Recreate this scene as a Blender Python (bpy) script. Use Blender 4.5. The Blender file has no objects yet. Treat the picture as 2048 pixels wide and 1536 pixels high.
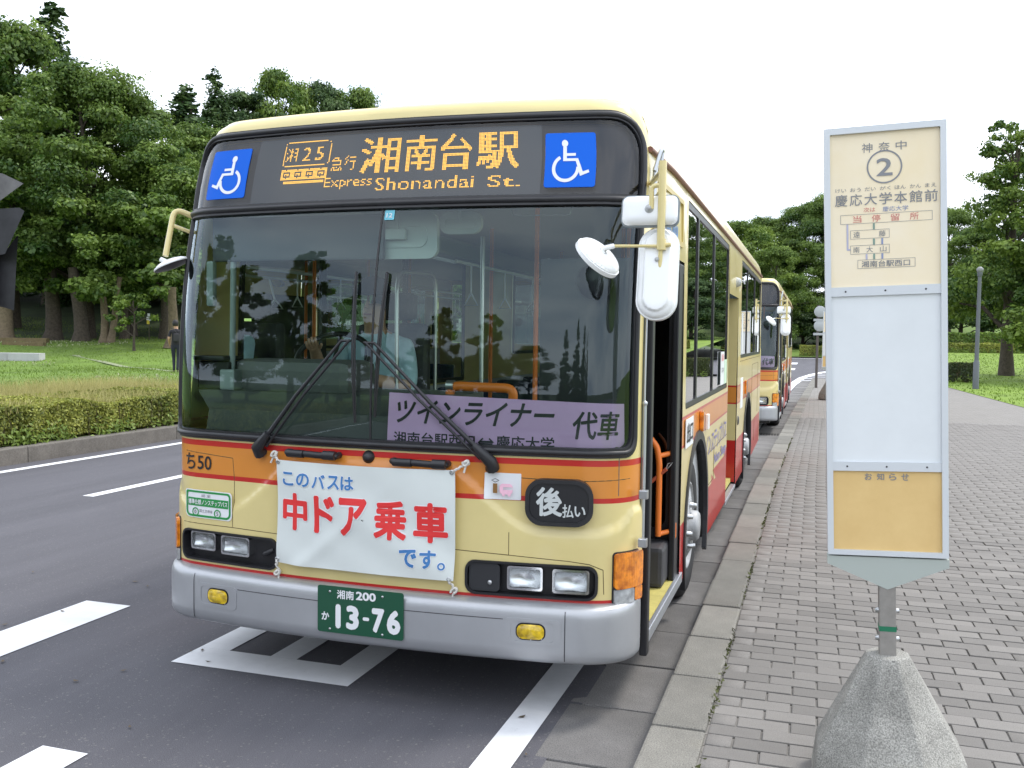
import bpy, bmesh, math, random
import numpy as np
from mathutils import Vector, Matrix
from mathutils.geometry import tessellate_polygon
from mathutils.bvhtree import BVHTree
random.seed(7); rng = np.random.default_rng(11)
SC = bpy.context.scene
COL = SC.collection
R = math.radians
# ------------------------------------------------------------------ camera
CAM = np.array([1.97, -3.975, 1.724]); YAW, PIT, ROL, FPX = R(17.8), R(2.9), R(.76), 1880.0
cf = np.array([-math.sin(YAW) * math.cos(PIT), math.cos(YAW) * math.cos(PIT), -math.sin(PIT)])
cr = np.cross(cf, [0, 0, 1]); cr /= np.linalg.norm(cr); cu = np.cross(cr, cf)
_c, _s = math.cos(ROL), math.sin(ROL)
CR, CU, CF = _c * cr + _s * cu, -_s * cr + _c * cu, cf
cd = bpy.data.cameras.new('camera'); cam = bpy.data.objects.new('camera', cd); COL.objects.link(cam)
cd.sensor_width = 36; cd.lens = FPX / 2048 * 36; cd.clip_start = .05; cd.clip_end = 2000
M3 = Matrix((CR, CU, -CF)).transposed()
cam.matrix_world = Matrix.Translation(CAM) @ M3.to_4x4()
SC.camera = cam
SC.render.resolution_x, SC.render.resolution_y = 1024, 768
# ------------------------------------------------------------------ sky and sun
SUN_EL, SUN_AZ = R(58), R(52)          # azimuth measured from +y towards +x
w = bpy.data.worlds.new('World'); SC.world = w; w.use_nodes = True
nt = w.node_tree; nt.nodes.clear()
def wn(t): return nt.nodes.new(t)
sky = wn('ShaderNodeTexSky'); sky.sky_type = 'NISHITA'; sky.sun_disc = False
sky.sun_elevation = SUN_EL; sky.sun_rotation = SUN_AZ; sky.air_density = 1.0; sky.dust_density = 3.0; sky.ozone_density = 1.0
tc = wn('ShaderNodeTexCoord'); mp = wn('ShaderNodeMapping'); mp.inputs['Scale'].default_value = (1, 1, 2.2)
ns = wn('ShaderNodeTexNoise'); ns.inputs['Scale'].default_value = 3.2; ns.inputs['Detail'].default_value = 6
rp = wn('ShaderNodeValToRGB'); rp.color_ramp.elements[0].position = .35; rp.color_ramp.elements[1].position = .62
rp.color_ramp.elements[0].color = (10.8, 12.3, 14.9, 1); rp.color_ramp.elements[1].color = (18.6, 19.2, 20.2, 1)
mx = wn('ShaderNodeMixRGB'); mx.inputs[0].default_value = .82
bg = wn('ShaderNodeBackground'); bg.inputs['Strength'].default_value = .082
wo = wn('ShaderNodeOutputWorld')
nt.links.new(tc.outputs['Generated'], mp.inputs['Vector']); nt.links.new(mp.outputs['Vector'], ns.inputs['Vector'])
nt.links.new(ns.outputs['Fac'], rp.inputs['Fac']); nt.links.new(sky.outputs['Color'], mx.inputs[1]); nt.links.new(rp.outputs['Color'], mx.inputs[2])
nt.links.new(mx.outputs['Color'], bg.inputs['Color']); nt.links.new(bg.outputs['Background'], wo.inputs['Surface'])
sl = bpy.data.lights.new('sun', 'SUN'); sl.energy = 1.5; sl.angle = R(12); sl.color = (1, .95, .87)
so = bpy.data.objects.new('sun', sl); COL.objects.link(so)
sd = Vector((math.sin(SUN_AZ) * math.cos(SUN_EL), math.cos(SUN_AZ) * math.cos(SUN_EL), math.sin(SUN_EL)))
so.rotation_euler = sd.to_track_quat('Z', 'Y').to_euler(); so.location = (20, 20, 40)
vs = SC.view_settings; vs.view_transform = 'Standard'; vs.look = 'None'; vs.exposure = .72; vs.gamma = 1; vs.use_curve_mapping = False
SC.render.engine = 'CYCLES'; SC.cycles.max_bounces = 8; SC.cycles.transparent_max_bounces = 16
SC.cycles.caustics_reflective = False; SC.cycles.caustics_refractive = False; SC.cycles.use_denoising = True
# ------------------------------------------------------------------ pixel helpers (2048 x 1536 photograph pixels to world points)
def ray(u, v): return CF + (u - 1024) / FPX * CR - (v - 768) / FPX * CU
def at_depth(u, v, t): return CAM + ray(u, v) * t
def at_y(u, v, y): d = ray(u, v); return CAM + d * (y - CAM[1]) / d[1]
def at_x(u, v, x): d = ray(u, v); return CAM + d * (x - CAM[0]) / d[0]
def at_z(u, v, z): d = ray(u, v); return CAM + d * (z - CAM[2]) / d[2]
# ------------------------------------------------------------------ materials
MATS = {}
def mat(name, col, rough=.5, metal=0.0, var=0.0, scale=8.0, bump=0.0, bscale=60.0, coat=0.0, spec=.5, dirt=None, emit=0.0):
    if name in MATS: return MATS[name]
    m = bpy.data.materials.new(name); m.use_nodes = True; n = m.node_tree; b = n.nodes['Principled BSDF']
    b.inputs['Base Color'].default_value = (*col, 1); b.inputs['Roughness'].default_value = rough; b.inputs['Metallic'].default_value = metal
    b.inputs['Coat Weight'].default_value = coat; b.inputs['Coat Roughness'].default_value = .05; b.inputs['Specular IOR Level'].default_value = spec
    tcn = n.nodes.new('ShaderNodeTexCoord')
    if var > 0 or dirt:
        nz = n.nodes.new('ShaderNodeTexNoise'); nz.inputs['Scale'].default_value = scale; nz.inputs['Detail'].default_value = 6; nz.inputs['Roughness'].default_value = .65
        n.links.new(tcn.outputs['Object'], nz.inputs['Vector'])
        r = n.nodes.new('ShaderNodeValToRGB'); r.color_ramp.elements[0].position = .3; r.color_ramp.elements[1].position = .7
        d = dirt if dirt else tuple(max(0, c * (1 - var)) for c in col)
        l = tuple(min(1, c * (1 + var * .6)) for c in col)
        r.color_ramp.elements[0].color = (*d, 1); r.color_ramp.elements[1].color = (*l, 1)
        n.links.new(nz.outputs['Fac'], r.inputs['Fac']); n.links.new(r.outputs['Color'], b.inputs['Base Color'])
    if bump > 0:
        nb = n.nodes.new('ShaderNodeTexNoise'); nb.inputs['Scale'].default_value = bscale; nb.inputs['Detail'].default_value = 4
        n.links.new(tcn.outputs['Object'], nb.inputs['Vector'])
        bp = n.nodes.new('ShaderNodeBump'); bp.inputs['Strength'].default_value = bump; bp.inputs['Distance'].default_value = .01
        n.links.new(nb.outputs['Fac'], bp.inputs['Height']); n.links.new(bp.outputs['Normal'], b.inputs['Normal'])
    if emit > 0:
        b.inputs['Emission Color'].default_value = (*col, 1); b.inputs['Emission Strength'].default_value = emit
    MATS[name] = m; return m
def thin_glass(name, tint, ior=1.5, rough=0.0, base=0.0, mult=1.7, gl=(1, 1, 1)):
    m = bpy.data.materials.new(name); m.use_nodes = True; n = m.node_tree; n.nodes.clear()
    o = n.nodes.new('ShaderNodeOutputMaterial'); t = n.nodes.new('ShaderNodeBsdfTransparent'); g = n.nodes.new('ShaderNodeBsdfGlossy')
    t.inputs['Color'].default_value = (*tint, 1); g.inputs['Roughness'].default_value = rough; g.inputs['Color'].default_value = (*gl, 1)
    f = n.nodes.new('ShaderNodeFresnel'); f.inputs['IOR'].default_value = ior
    a = n.nodes.new('ShaderNodeMath'); a.operation = 'MULTIPLY_ADD'; a.inputs[1].default_value = mult; a.inputs[2].default_value = base; a.use_clamp = True
    mixs = n.nodes.new('ShaderNodeMixShader')
    n.links.new(f.outputs[0], a.inputs[0]); n.links.new(a.outputs[0], mixs.inputs[0]); n.links.new(t.outputs[0], mixs.inputs[1]); n.links.new(g.outputs[0], mixs.inputs[2])
    n.links.new(mixs.outputs[0], o.inputs['Surface']); MATS[name] = m; return m
def leaf_mat(name, dark, light, trans=.25):
    m = bpy.data.materials.new(name); m.use_nodes = True; n = m.node_tree; n.nodes.clear()
    o = n.nodes.new('ShaderNodeOutputMaterial'); at = n.nodes.new('ShaderNodeAttribute'); at.attribute_name = 'tint'
    r = n.nodes.new('ShaderNodeValToRGB'); r.color_ramp.elements[0].color = (*dark, 1); r.color_ramp.elements[1].color = (*light, 1)
    d = n.nodes.new('ShaderNodeBsdfDiffuse'); t = n.nodes.new('ShaderNodeBsdfTranslucent'); g = n.nodes.new('ShaderNodeBsdfGlossy'); g.inputs['Roughness'].default_value = .45
    g.inputs['Color'].default_value = (.6, .65, .6, 1)
    a = n.nodes.new('ShaderNodeMixShader'); a.inputs[0].default_value = trans; b = n.nodes.new('ShaderNodeMixShader'); b.inputs[0].default_value = .04
    n.links.new(at.outputs['Fac'], r.inputs['Fac']); n.links.new(r.outputs[0], d.inputs[0]); n.links.new(r.outputs[0], t.inputs[0])
    n.links.new(d.outputs[0], a.inputs[1]); n.links.new(t.outputs[0], a.inputs[2]); n.links.new(a.outputs[0], b.inputs[1]); n.links.new(g.outputs[0], b.inputs[2])
    n.links.new(b.outputs[0], o.inputs['Surface']); MATS[name] = m; return m
# ------------------------------------------------------------------ object helpers
def tag(o, label=None, cat=None, group=None, kind=None):
    if label: o['label'] = label
    if cat: o['category'] = cat
    if group: o['group'] = group
    if kind: o['kind'] = kind
    return o
def link(name, me, parent=None, m=None):
    o = bpy.data.objects.new(name, me); COL.objects.link(o)
    if parent is not None: o.parent = parent
    if m is not None:
        if isinstance(m, (list, tuple)):
            for k in m: me.materials.append(k)
        else: me.materials.append(m)
    return o
def empty(name, loc=(0, 0, 0), parent=None):
    o = bpy.data.objects.new(name, None); COL.objects.link(o); o.location = loc; o.empty_display_size = .2
    if parent is not None: o.parent = parent
    return o
def copy_tree(o, parent=None, skip=()):
    c = o.copy(); COL.objects.link(c)
    if parent is not None: c.parent = parent
    for ch in list(o.children):
        if ch.name.split('.')[0] not in skip: copy_tree(ch, c, skip)
    return c
class MB:
    """collects simple solids into one mesh"""
    def __init__(s): s.v = []; s.f = []; s.mi = []; s.cur = 0; s.sm = []
    def add(s, vs_, fs_, smooth=False):
        b = len(s.v); s.v += [tuple(p) for p in vs_]; s.f += [tuple(i + b for i in f) for f in fs_]; s.mi += [s.cur] * len(fs_); s.sm += [smooth] * len(fs_); return s
    def box(s, x0, x1, y0, y1, z0, z1, bev=0.0):
        if bev <= 0:
            vs_ = [(x, y, z) for x in (x0, x1) for y in (y0, y1) for z in (z0, z1)]
            return s.add(vs_, [(0, 1, 3, 2), (4, 6, 7, 5), (0, 4, 5, 1), (2, 3, 7, 6), (0, 2, 6, 4), (1, 5, 7, 3)])
        bm = bmesh.new(); bmesh.ops.create_cube(bm, size=1)
        bmesh.ops.scale(bm, vec=(x1 - x0, y1 - y0, z1 - z0), verts=bm.verts); bmesh.ops.translate(bm, vec=((x0 + x1) / 2, (y0 + y1) / 2, (z0 + z1) / 2), verts=bm.verts)
        bmesh.ops.bevel(bm, geom=list(bm.edges), offset=bev, segments=2, profile=.6, affect='EDGES', clamp_overlap=True)
        bm.verts.index_update(); s.add([v.co[:] for v in bm.verts], [[v.index for v in f.verts] for f in bm.faces]); bm.free(); return s
    def tube(s, path, rad, n=10, cap=True, fillet=0.0):
        P = [Vector(p) for p in path]
        if fillet > 0 and len(P) > 2:
            Q = [P[0]]
            for i in range(1, len(P) - 1):
                a, b, c = P[i - 1], P[i], P[i + 1]; da, dc = (a - b), (c - b); f = min(fillet, da.length * .45, dc.length * .45)
                p0, p1 = b + da.normalized() * f, b + dc.normalized() * f
                for k in range(7): t = k / 6; Q.append(p0 * (1 - t) ** 2 + b * 2 * t * (1 - t) + p1 * t * t)
            Q.append(P[-1]); P = Q
        rads = rad if isinstance(rad, (list, tuple)) else [rad] * len(P)
        if len(rads) != len(P): rads = [rads[0]] * len(P)
        vs_ = []; up = None
        for i, p in enumerate(P):
            t = (P[min(i + 1, len(P) - 1)] - P[max(i - 1, 0)]).normalized()
            if up is None: up = Vector((0, 0, 1)) if abs(t.z) < .9 else Vector((1, 0, 0))
            x = t.cross(up).normalized(); y = x.cross(t).normalized(); up = y
            for k in range(n): a = 2 * math.pi * k / n; vs_.append(p + (x * math.cos(a) + y * math.sin(a)) * rads[i])
        fs_ = [(i * n + k, i * n + (k + 1) % n, (i + 1) * n + (k + 1) % n, (i + 1) * n + k) for i in range(len(P) - 1) for k in range(n)]
        s.add(vs_, fs_, True)
        if cap: s.add([vs_[k] for k in range(n)], [tuple(range(n))[::-1]]); s.add([vs_[-n + k] for k in range(n)], [tuple(range(n))])
        return s
    def lathe(s, prof, c=(0, 0, 0), axis='z', n=24):
        """prof: list of (radius, height along axis)"""
        c = Vector(c); vs_ = []
        for r_, h in prof:
            for k in range(n):
                a = 2 * math.pi * k / n; u, v = r_ * math.cos(a), r_ * math.sin(a)
                vs_.append(c + (Vector((u, v, h)) if axis == 'z' else Vector((h, u, v)) if axis == 'x' else Vector((u, h, v))))
        m_ = len(prof)
        fl = axis == 'y'
        fs_ = []
        for i in range(m_ - 1):
            for k in range(n):
                q = (i * n + k, i * n + (k + 1) % n, (i + 1) * n + (k + 1) % n, (i + 1) * n + k); fs_.append(q[::-1] if fl else q)
        return s.add(vs_, fs_, True)
    def build(s, name, m=None, parent=None):
        me = bpy.data.meshes.new(name); me.from_pydata(s.v, [], s.f); me.update()
        o = link(name, me, parent, m)
        me.polygons.foreach_set('material_index', s.mi); me.polygons.foreach_set('use_smooth', s.sm); return o
def mesh_np(name, verts, quads, m=None, parent=None, tint=None, smooth=False):
    """fast mesh from numpy arrays: verts (n,3), faces (m,k)"""
    me = bpy.data.meshes.new(name); k = quads.shape[1]
    me.vertices.add(len(verts)); me.vertices.foreach_set('co', verts.astype(np.float32).ravel())
    me.loops.add(quads.size); me.loops.foreach_set('vertex_index', quads.astype(np.int32).ravel())
    me.polygons.add(len(quads)); me.polygons.foreach_set('loop_start', np.arange(0, quads.size, k, dtype=np.int32))
    me.update(calc_edges=True)
    if smooth: me.polygons.foreach_set('use_smooth', np.ones(len(quads), bool))
    if tint is not None:
        a = me.attributes.new('tint', 'FLOAT', 'FACE'); a.data.foreach_set('value', tint.astype(np.float32))
    return link(name, me, parent, m)
# ------------------------------------------------------------------ flat outlines mapped on to surfaces
def rrect(u0, u1, v0, v1, r, n=6):
    if not isinstance(r, (list, tuple)): r = (r,) * 4
    out = []
    for (cx, cy, a0), q in zip(((u1, v0, -90), (u1, v1, 0), (u0, v1, 90), (u0, v0, 180)), r):
        sx, sy = (-1 if cx == u1 else 1), (-1 if cy == v1 else 1)
        for k in range(n + 1):
            a = R(a0 + 90 * k / n); out.append((cx + sx * q + q * math.cos(a), cy + sy * q + q * math.sin(a)))
        if q == 0: del out[-n:]
    return out
def arc(cx, cy, r, a0, a1, n=16): return [(cx + r * math.cos(R(a0 + (a1 - a0) * k / n)), cy + r * math.sin(R(a0 + (a1 - a0) * k / n))) for k in range(n + 1)]
def sheet(name, outer, holes, fn, m, parent=None, du=0, dv=0, ucuts=(), vcuts=(), off=0.0, th=0.0, matfn=None, flip=False):
    """2-D outline with holes, cut into a grid, mapped by fn(u, v, off) and given thickness th"""
    lists = [[Vector((p[0], p[1], 0)) for p in outer]] + [[Vector((p[0], p[1], 0)) for p in h] for h in holes]
    flat = [p for l in lists for p in l]
    tr = tessellate_polygon(lists)
    bm = bmesh.new(); vv = [bm.verts.new(p) for p in flat]
    for t in tr:
        try: bm.faces.new([vv[i] for i in t])
        except ValueError: pass
    us = [p.x for p in flat]; vs_ = [p.y for p in flat]
    cu_ = list(ucuts) + ([min(us) + k * du for k in range(1, int((max(us) - min(us)) / du) + 1)] if du else [])
    cv_ = list(vcuts) + ([min(vs_) + k * dv for k in range(1, int((max(vs_) - min(vs_)) / dv) + 1)] if dv else [])
    for c in cu_:
        if min(us) + 1e-5 < c < max(us) - 1e-5: bmesh.ops.bisect_plane(bm, geom=bm.verts[:] + bm.edges[:] + bm.faces[:], dist=1e-6, plane_co=(c, 0, 0), plane_no=(1, 0, 0))
    for c in cv_:
        if min(vs_) + 1e-5 < c < max(vs_) - 1e-5: bmesh.ops.bisect_plane(bm, geom=bm.verts[:] + bm.edges[:] + bm.faces[:], dist=1e-6, plane_co=(0, c, 0), plane_no=(0, 1, 0))
    bmesh.ops.dissolve_degenerate(bm, dist=1e-7, edges=bm.edges[:])
    bmesh.ops.recalc_face_normals(bm, faces=bm.faces[:])
    bm.verts.index_update(); bm.faces.ensure_lookup_table()
    offf = off if callable(off) else (lambda u, v: off)
    def P(u, v, d=0.0): return Vector(fn(u, v, offf(u, v) + d))
    e = 1e-3; V = []; N = []
    for v in bm.verts:
        u_, w_ = v.co.x, v.co.y
        V.append(P(u_, w_)); n = (P(u_ + e, w_) - P(u_ - e, w_)).cross(P(u_, w_ + e) - P(u_, w_ - e))
        n.normalize(); N.append(-n if flip else n)
    F = []; MI = []
    for f in bm.faces:
        ids = [v.index for v in f.verts]
        if f.normal.z < 0: ids = ids[::-1]
        if flip: ids = ids[::-1]
        c = f.calc_center_median(); F.append(tuple(ids)); MI.append(matfn(c.x, c.y) if matfn else 0)
    nb = len(V)
    if th:
        for v in bm.verts: V.append(P(v.co.x, v.co.y, -th)); N.append(Vector((0, 0, 0)))
        for i in range(len(F)): F.append(tuple(k + nb for k in F[i][::-1])); MI.append(MI[i])
        for ed in bm.edges:
            if len(ed.link_faces) == 1:
                lp = ed.link_loops[0]; a, b = lp.vert, lp.link_loop_next.vert
                if lp.face.normal.z < 0: a, b = b, a
                if flip: a, b = b, a
                k = len(V); V += [V[a.index].copy(), V[b.index].copy(), V[b.index + nb].copy(), V[a.index + nb].copy()]; N += [Vector((0, 0, 0))] * 4
                F.append((k + 1, k, k + 3, k + 2)); MI.append(matfn(*(ed.verts[0].co + ed.verts[1].co).xy * .5) if matfn else 0)
    bm.free()
    me = bpy.data.meshes.new(name); me.from_pydata([v[:] for v in V], [], F)
    me.polygons.foreach_set('use_smooth', [True] * len(F)); me.update()
    o = link(name, me, parent, m); me.polygons.foreach_set('material_index', MI)
    try: me.normals_split_custom_set_from_vertices([n[:] for n in N])
    except Exception as ex: print('normals', ex)
    return o
def plane_map(origin, ux, uz):
    o, a, b = Vector(origin), Vector(ux), Vector(uz); n = a.cross(b).normalized()
    return lambda u, v, d=0.0: o + a * u + b * v + n * d
# ------------------------------------------------------------------ lettering
TXT = {}
def glyphs(body, bold=0.0, shear=0.0, space=1.0):
    key = (body, bold, shear, space)
    if key in TXT: return TXT[key]
    cu_ = bpy.data.curves.new('txt', 'FONT'); cu_.body = body; cu_.size = 1; cu_.offset = bold; cu_.shear = shear; cu_.space_character = space; cu_.resolution_u = 3
    o = bpy.data.objects.new('txt', cu_); COL.objects.link(o)
    dg = bpy.context.evaluated_depsgraph_get(); me = o.evaluated_get(dg).to_mesh()
    v = np.array([p.co[:2] for p in me.vertices]) if len(me.vertices) else np.zeros((1, 2)); f = [tuple(p.vertices) for p in me.polygons]
    o.evaluated_get(dg).to_mesh_clear(); bpy.data.objects.remove(o); bpy.data.curves.remove(cu_)
    lo, hi = v.min(0), v.max(0); v = (v - lo) / np.maximum(hi - lo, 1e-6)
    TXT[key] = (v, f, (hi - lo)); return TXT[key]
def lettering(name, body, rect, fn, m, parent, bold=0.0, off=.002, shear=0.0, space=1.0, keep=False):
    v, f0, sz = glyphs(body, 0.0, shear, space); u0, u1, v0, v1 = rect; n = len(v); V = []; f = []
    bu, bv = bold / (sz[0] + 2 * bold), bold / (sz[1] + 2 * bold)      # bold = the glyph laid over itself, shifted round a small circle
    ring_ = [(0.0, 0.0)] + ([(math.cos(k * math.pi / 4), math.sin(k * math.pi / 4)) for k in range(8)] if bold > 0 else [])
    for j, (du_, dv_) in enumerate(ring_):
        for p in v: V.append(fn(u0 + (bu + p[0] * (1 - 2 * bu) + du_ * bu) * (u1 - u0), v0 + (bv + p[1] * (1 - 2 * bv) + dv_ * bv) * (v1 - v0), off + j * 6e-5))
        f += [tuple(i + j * n for i in q) for q in f0]
    # faces come out counter-clockwise; sheets map keeps orientation
    me = bpy.data.meshes.new(name); me.from_pydata([tuple(p) for p in V], [], f); me.update()
    return link(name, me, parent, m)
# ================================================================== materials used in several places
asphalt = mat('asphalt', (.060, .058, .066), .85)
def tune_asphalt(m, speck=.10):
    n = m.node_tree; b = n.nodes['Principled BSDF']; tcn = n.nodes.new('ShaderNodeTexCoord')
    v = n.nodes.new('ShaderNodeTexVoronoi'); v.inputs['Scale'].default_value = 115
    n1 = n.nodes.new('ShaderNodeTexNoise'); n1.inputs['Scale'].default_value = .9; n1.inputs['Detail'].default_value = 8; n1.inputs['Roughness'].default_value = .7
    r1 = n.nodes.new('ShaderNodeValToRGB'); r1.color_ramp.elements[0].color = (.071, .070, .082, 1); r1.color_ramp.elements[1].color = (.104, .102, .117, 1); r1.color_ramp.elements[0].position = .32; r1.color_ramp.elements[1].position = .7
    r2 = n.nodes.new('ShaderNodeValToRGB'); r2.color_ramp.elements[0].position = .955; r2.color_ramp.elements[1].position = 1.0; r2.color_ramp.elements[0].color = (0, 0, 0, 1); r2.color_ramp.elements[1].color = (1, 1, 1, 1)
    mxn = n.nodes.new('ShaderNodeMixRGB'); mxn.inputs[2].default_value = (.15, .145, .145, 1)
    m2 = n.nodes.new('ShaderNodeMixRGB'); m2.blend_type = 'MULTIPLY'; m2.inputs[0].default_value = .7
    n2 = n.nodes.new('ShaderNodeTexNoise'); n2.inputs['Scale'].default_value = 260; n2.inputs['Detail'].default_value = 2
    r3 = n.nodes.new('ShaderNodeValToRGB'); r3.color_ramp.elements[0].position = .35; r3.color_ramp.elements[1].position = .65; r3.color_ramp.elements[0].color = (.5, .5, .5, 1); r3.color_ramp.elements[1].color = (1.35, 1.35, 1.35, 1)
    sep = n.nodes.new('ShaderNodeSeparateColor'); mpn = n.nodes.new('ShaderNodeMapping'); mpn.inputs['Scale'].default_value = (1.5, .22, 1); n.links.new(tcn.outputs['Object'], mpn.inputs['Vector']); n.links.new(mpn.outputs[0], n1.inputs['Vector'])
    for nd in (v, n2): n.links.new(tcn.outputs['Object'], nd.inputs['Vector'])
    n.links.new(v.outputs['Color'], sep.inputs[0]); n.links.new(sep.outputs[0], r2.inputs['Fac']); n.links.new(n1.outputs['Fac'], r1.inputs['Fac'])
    n.links.new(r2.outputs['Color'], mxn.inputs[0]); n.links.new(r1.outputs['Color'], mxn.inputs[1]); n.links.new(n2.outputs['Fac'], r3.inputs['Fac'])
    n.links.new(mxn.outputs['Color'], m2.inputs[1]); n.links.new(r3.outputs['Color'], m2.inputs[2]); n.links.new(m2.outputs['Color'], b.inputs['Base Color'])
    bp = n.nodes.new('ShaderNodeBump'); bp.inputs['Strength'].default_value = .35; bp.inputs['Distance'].default_value = .006
    n.links.new(n2.outputs['Fac'], bp.inputs['Height']); n.links.new(bp.outputs['Normal'], b.inputs['Normal'])
tune_asphalt(asphalt)
def speckle(name, col, lo=.6, hi=1.35, scale=180, blotch=.25, rough=.9, moss=None):
    """cast concrete or stone: aggregate speckle over slow stains"""
    m = mat(name, col, rough); n = m.node_tree; b = n.nodes['Principled BSDF']; tcn = n.nodes.new('ShaderNodeTexCoord'); oi = n.nodes.new('ShaderNodeObjectInfo')
    n1 = n.nodes.new('ShaderNodeTexNoise'); n1.inputs['Scale'].default_value = scale; n1.inputs['Detail'].default_value = 3
    n2 = n.nodes.new('ShaderNodeTexNoise'); n2.inputs['Scale'].default_value = 3.5; n2.inputs['Detail'].default_value = 7; n2.inputs['Roughness'].default_value = .7
    r1 = n.nodes.new('ShaderNodeMapRange'); r1.inputs[1].default_value = .3; r1.inputs[2].default_value = .7; r1.inputs[3].default_value = lo; r1.inputs[4].default_value = hi
    r2 = n.nodes.new('ShaderNodeMapRange'); r2.inputs[1].default_value = .3; r2.inputs[2].default_value = .7; r2.inputs[3].default_value = 1 - blotch; r2.inputs[4].default_value = 1 + blotch * .5
    r4 = n.nodes.new('ShaderNodeMapRange'); r4.inputs[3].default_value = .82; r4.inputs[4].default_value = 1.16
    mu = n.nodes.new('ShaderNodeMath'); mu.operation = 'MULTIPLY'; mu2 = n.nodes.new('ShaderNodeMath'); mu2.operation = 'MULTIPLY'
    mm = n.nodes.new('ShaderNodeMixRGB'); mm.blend_type = 'MULTIPLY'; mm.inputs[0].default_value = 1; mm.inputs[1].default_value = (*col, 1)
    for nd in (n1, n2): n.links.new(tcn.outputs['Object'], nd.inputs['Vector'])
    n.links.new(n1.outputs['Fac'], r1.inputs[0]); n.links.new(n2.outputs['Fac'], r2.inputs[0]); n.links.new(oi.outputs['Random'], r4.inputs[0])
    n.links.new(r1.outputs[0], mu.inputs[0]); n.links.new(r2.outputs[0], mu.inputs[1]); n.links.new(mu.outputs[0], mu2.inputs[0]); n.links.new(r4.outputs[0], mu2.inputs[1])
    n.links.new(mu2.outputs[0], mm.inputs[2]); last = mm.outputs[0]
    if moss:
        n3 = n.nodes.new('ShaderNodeTexNoise'); n3.inputs['Scale'].default_value = 2.2; n3.inputs['Detail'].default_value = 8
        r3 = n.nodes.new('ShaderNodeMapRange'); r3.inputs[1].default_value = .55; r3.inputs[2].default_value = .75; r3.inputs[4].default_value = .7
        mo = n.nodes.new('ShaderNodeMixRGB'); mo.inputs[2].default_value = (*moss, 1)
        n.links.new(tcn.outputs['Object'], n3.inputs['Vector']); n.links.new(n3.outputs['Fac'], r3.inputs[0]); n.links.new(r3.outputs[0], mo.inputs[0]); n.links.new(last, mo.inputs[1]); last = mo.outputs[0]
    n.links.new(last, b.inputs['Base Color'])
    bp = n.nodes.new('ShaderNodeBump'); bp.inputs['Strength'].default_value = .5; bp.inputs['Distance'].default_value = .004
    n.links.new(n1.outputs['Fac'], bp.inputs['Height']); n.links.new(bp.outputs['Normal'], b.inputs['Normal']); return m
gutter_m = speckle('gutter_concrete', (.18, .174, .17), moss=None)
kerb_m = speckle('kerb_concrete', (.198, .19, .168), moss=(.185, .16, .10))
brick_m = speckle('paving_brick', (.200, .189, .176), .8, 1.15, 220, .14)
base_m = speckle('cast_concrete_base', (.30, .293, .268), .5, 1.4, 200, .45, moss=(.19, .175, .115))
wallkerb_m = speckle('median_kerb_concrete', (.19, .175, .155), .8, 1.15, 60, .3)
granite_m = speckle('granite', (.42, .42, .43), .75, 1.2, 120, .1)
joint_m = mat('joint_sand', (.075, .07, .058), .95, var=.4, scale=30)
moss_m = mat('joint_moss', (.09, .10, .035), .95, var=.5, scale=20)
def worn_paint():
    m = mat('road_paint', (.72, .73, .75), .75, var=.1, scale=5); n = m.node_tree; b = n.nodes['Principled BSDF']; src = b.inputs['Base Color'].links[0].from_socket
    tcn = n.nodes.new('ShaderNodeTexCoord'); v = n.nodes.new('ShaderNodeTexNoise'); v.inputs['Scale'].default_value = 38; v.inputs['Detail'].default_value = 8; v.inputs['Roughness'].default_value = .75
    r = n.nodes.new('ShaderNodeMapRange'); r.inputs[1].default_value = .64; r.inputs[2].default_value = .72; r.inputs[4].default_value = .75
    mx_ = n.nodes.new('ShaderNodeMixRGB'); mx_.inputs[2].default_value = (.2, .2, .21, 1)
    n.links.new(tcn.outputs['Object'], v.inputs['Vector']); n.links.new(v.outputs['Fac'], r.inputs[0]); n.links.new(r.outputs[0], mx_.inputs[0]); n.links.new(src, mx_.inputs[1]); n.links.new(mx_.outputs[0], b.inputs['Base Color']); return m
paint_m = worn_paint()
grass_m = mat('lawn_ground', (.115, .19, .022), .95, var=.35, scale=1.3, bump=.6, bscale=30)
hill_m = mat('dark_grass_painted_shade', (.035, .06, .014), .95, var=.45, scale=.8, bump=.6, bscale=20)  # dark grass colour; on the bank it carries the tree shade
# ================================================================== ground
def grid_sheet(name, xs, ys, zf, m, parent=None):
    X, Y = np.meshgrid(xs, ys); Z = np.vectorize(zf)(X, Y).astype(float); nx, ny = len(xs), len(ys)
    V = np.stack([X.ravel(), Y.ravel(), Z.ravel()], 1); i = np.arange((ny - 1) * nx).reshape(ny - 1, nx)[:, :-1].ravel()
    Q = np.stack([i, i + 1, i + nx + 1, i + nx], 1); return mesh_np(name, V, Q, m, parent, smooth=True)
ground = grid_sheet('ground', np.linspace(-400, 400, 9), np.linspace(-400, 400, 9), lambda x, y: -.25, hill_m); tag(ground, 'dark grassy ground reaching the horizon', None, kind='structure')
KX = lambda y: 1.375 + max(0.0, (y - 6)) ** 1.25 * .0075           # kerb foot line, drifting right with distance
mb = MB(); ys = [-30, -10, -3, 0, 6, 12, 18, 24, 30, 36]
vv = []; ff = []
for y in ys: vv += [(-7.75, y, 0), (-3, y, 0), (KX(y) - .40, y, 0)]
for i in range(len(ys) - 1):
    for k in range(2): a = i * 3 + k; ff.append((a, a + 1, a + 4, a + 3))
mb.add(vv, ff); xe = KX(36) - .4
mb.add([(-7.75, 36, 0), (xe, 36, 0), (xe, 92, 0), (-7.75, 92, 0)], [(0, 1, 2, 3)])
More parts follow.
